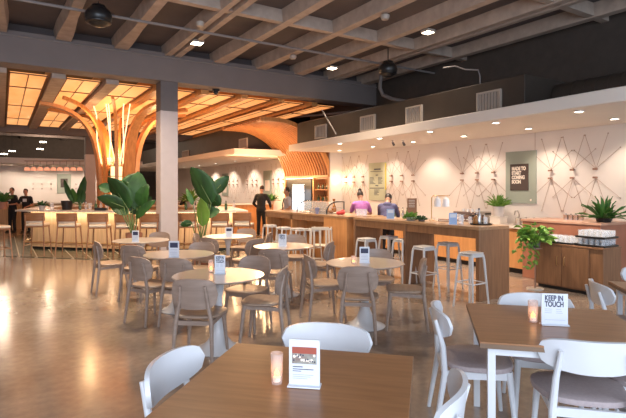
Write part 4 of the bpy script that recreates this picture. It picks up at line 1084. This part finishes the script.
def strap(c, H, U, ch, nk, hd): MB().tube([ch+Vector((-.12,.14,.12)), ch+Vector((0,.16,-.05)), H+Vector((.14,.14,0))], .02, 6).build('apron_strap', 'black', c)
person('person in a pale shirt with a dark strap beside the glowing fridge', L(287,14.6), 255, 1.66, .03, (-.24,.2,1.0), (.22,.22,1.0), 'greycloth', 'blackcloth', 'short', 0, .1, strap)
def tee(c, H, U, ch, nk, hd): MB().box(-.07,.07,.125,.135,ch.z-.06,ch.z+.06).build('shirt_print', 'paper', c)
person('person in a black shirt, left of two staff behind the island bar', L(12,18.4), 195, 1.66, .03, (-.14,.26,1.1), (.14,.26,1.1), 'blackcloth', 'blackcloth', 'short', 0, .1, tee)
person('person in a black printed shirt, right of two staff behind the island bar', L(26,18.2), 170, 1.62, .05, (-.14,.28,1.05), (.2,.24,1.1), 'blackcloth', 'blackcloth', 'short', 0, .2, tee)
person('distant person in dark clothes behind the second potted plant', L(188,17.5), 160, 1.58, .05, (-.2,.2,1.0), (.2,.2,1.0), 'blackcloth', 'blackcloth', 'short', 1, .1)

# =====================================================================  CEILING FIXTURES
def speaker(px, py, d, rpx, label):
    q = D(px, py, d); r = rpx*d/F; c = thing('ceiling_speaker', label, 'speaker', q, 0)
    top = (4.68-q.z)
    MB().ell((0,0,0), (r,r,r*.82), 20, 12).build('globe', 'black', c)
    MB().lathe([(r*.55,-r*.62),(r*.9,-r*.5),(r*.93,-r*.42),(r*.5,-r*.5)]).build('lower_ring', 'black', c)
    MB().lathe([(.001,r*.9),(r*.5,r*.85),(r*.7,r*.4),(.001,r*.4)]).build('collar', 'black', c)
    MB().tube([(0,0,r*.5),(0,0,max(top,r))], .012, 6).build('drop_rod', 'black', c)
speaker(98.5, 16.5, 8.0, 13, 'round black ceiling speaker hanging at the upper left')
speaker(388, 69.5, 10.6, 9.5, 'round black ceiling speaker hanging near the end of the big beam')
def squarelamp(px, py, label, e=60, s=.10):
    z = 4.66; d = (z-EYE)*F/(HY-py); q = L(px, d, z)
    c = thing('ceiling_lamp', label, 'lamp', q, 0, 'small lit lamps on the joists')
    MB().box(-s-.02,s+.02,-s-.02,s+.02,-.01,.04).build('housing', 'grille', c, .005); MB().box(-s,s,-s,s,-.018,-.01).build('lens', 'lampon', c)
    if e: spot(q-Vector((0,0,.04)), e, (1,.80,.6), 120, .8, q-Vector((0,0,3)), .1)
squarelamp(197, 43, 'small lit square lamp on the double joist at the upper left', 70)
squarelamp(332, 68, 'small lit lamp beside the double joist near the beam', 70, .09)
squarelamp(428, 32, 'small lit square lamp at the upper right', 60, .08)
for i, (px, py) in enumerate(((385,17),(293,57),(200,24))):
    d = 3.0*F/(HY-py); q = L(px, d, 4.62); c = thing('smoke_detector', ['unlit pale round detector at the top right of centre','unlit round detector on the joist left of the round lamp','small pale sprinkler head at the upper left'][i], 'detector', q, 0)
    MB().lathe([(.001,-.05),(.06,-.045),(.08,0),(.08,.03),(.001,.06)], n=18).build('housing', 'grille', c)
q = D(227, 98.5, 11.6); q.z = 4.10
c = thing('security_camera', 'small black camera under the big beam right of the column', 'camera', (q.x, 11.6, 4.10), 0); MB().lathe([(.001,0),(.09,0),(.09,-.05),(.001,-.05)]).build('mount', 'black', c); MB().ell((0,0,-.07),(.065,.065,.06)).build('dome', 'black', c)
# far ceiling lamps
for i, (px, py) in enumerate(((4,154),(6,158),(40,149),(43,142),(12,151))):
    q = D(px, py, 24.2); c = thing('far_ceiling_lamp', f'tiny distant hall lamp seen under the second beam, {ordn[i]} of five', 'lamp', q, 0, 'tiny distant hall lamps'); MB().box(-.14,.14,-.08,.08,-.02,.02).build('lens', 'lampon', c); MB().box(-.16,.16,-.1,.1,.02,.05).build('housing', 'black', c); MB().tube([(0,0,.05),(0,0,4.7-q.z)], .01, 5).build('drop_rod', 'black', c)
# ceiling clutter by beam end
o = MB().tube([tuple(D(322,110,13.2)), tuple(D(336,134,12.0))], .02, 6).build('brace', 'pipe'); tag(o, 'thin slanting steel brace above the canopy tip', 'brace')
for i, (a, b) in enumerate(((D(300,124,15.5), D(372,108,14)), (D(295,117,17), D(350,112,15)))):
    o = MB().tube([tuple(a), tuple(b)], .035, 8).build('service_pipe', 'pipe'); tag(o, ['lower','upper'][i]+' grey service pipe in the dark gap beyond the big beam', 'pipe')

# =====================================================================  LIGHT
w = bpy.data.worlds.new('World'); bpy.context.scene.world = w; w.use_nodes = True
bg = w.node_tree.nodes['Background']; bg.inputs[0].default_value = (.72,.84,1,1); bg.inputs[1].default_value = .8
area((-1.5, -2.6, 2.2), 190, 7, 3.0, (.74,.84,1), (radians(90-12), 0, radians(0)))
# wide warm spots added above the seating, without lamp fixtures
for (x, y, e) in ((2.2,6.9,55),(5,8.3,60),(1.5,10.0,80)):
    spot((x,y,4.6), e*4.6, (1,.78,.55), 130, .9, (x,y,0), .25)

for q in ((2,30,4.0),(0,26.6,4.3),(4.5,31,4.2)): point(q, 55, (1,.75,.55), .2)  # unseen point lights added to lift the black far hall
point((6.9,13.8,2.6), 45, (1,.6,.3), .2)  # orange fill added to brighten the slatted wave, no lamp behind it

sc = bpy.context.scene
cam = bpy.data.cameras.new('camera'); co = bpy.data.objects.new('camera', cam); C.objects.link(co)
co.location = (0, 0, EYE); co.rotation_euler = (pi/2, 0, -TH)
cam.sensor_width = 36; cam.lens = F/626*36; cam.shift_y = -(209-HY)/626; cam.clip_end = 200; cam.clip_start = .05
sc.camera = co
sc.view_settings.view_transform = 'Standard'; sc.view_settings.look = 'None'; sc.view_settings.exposure = 1.28; sc.view_settings.gamma = 1
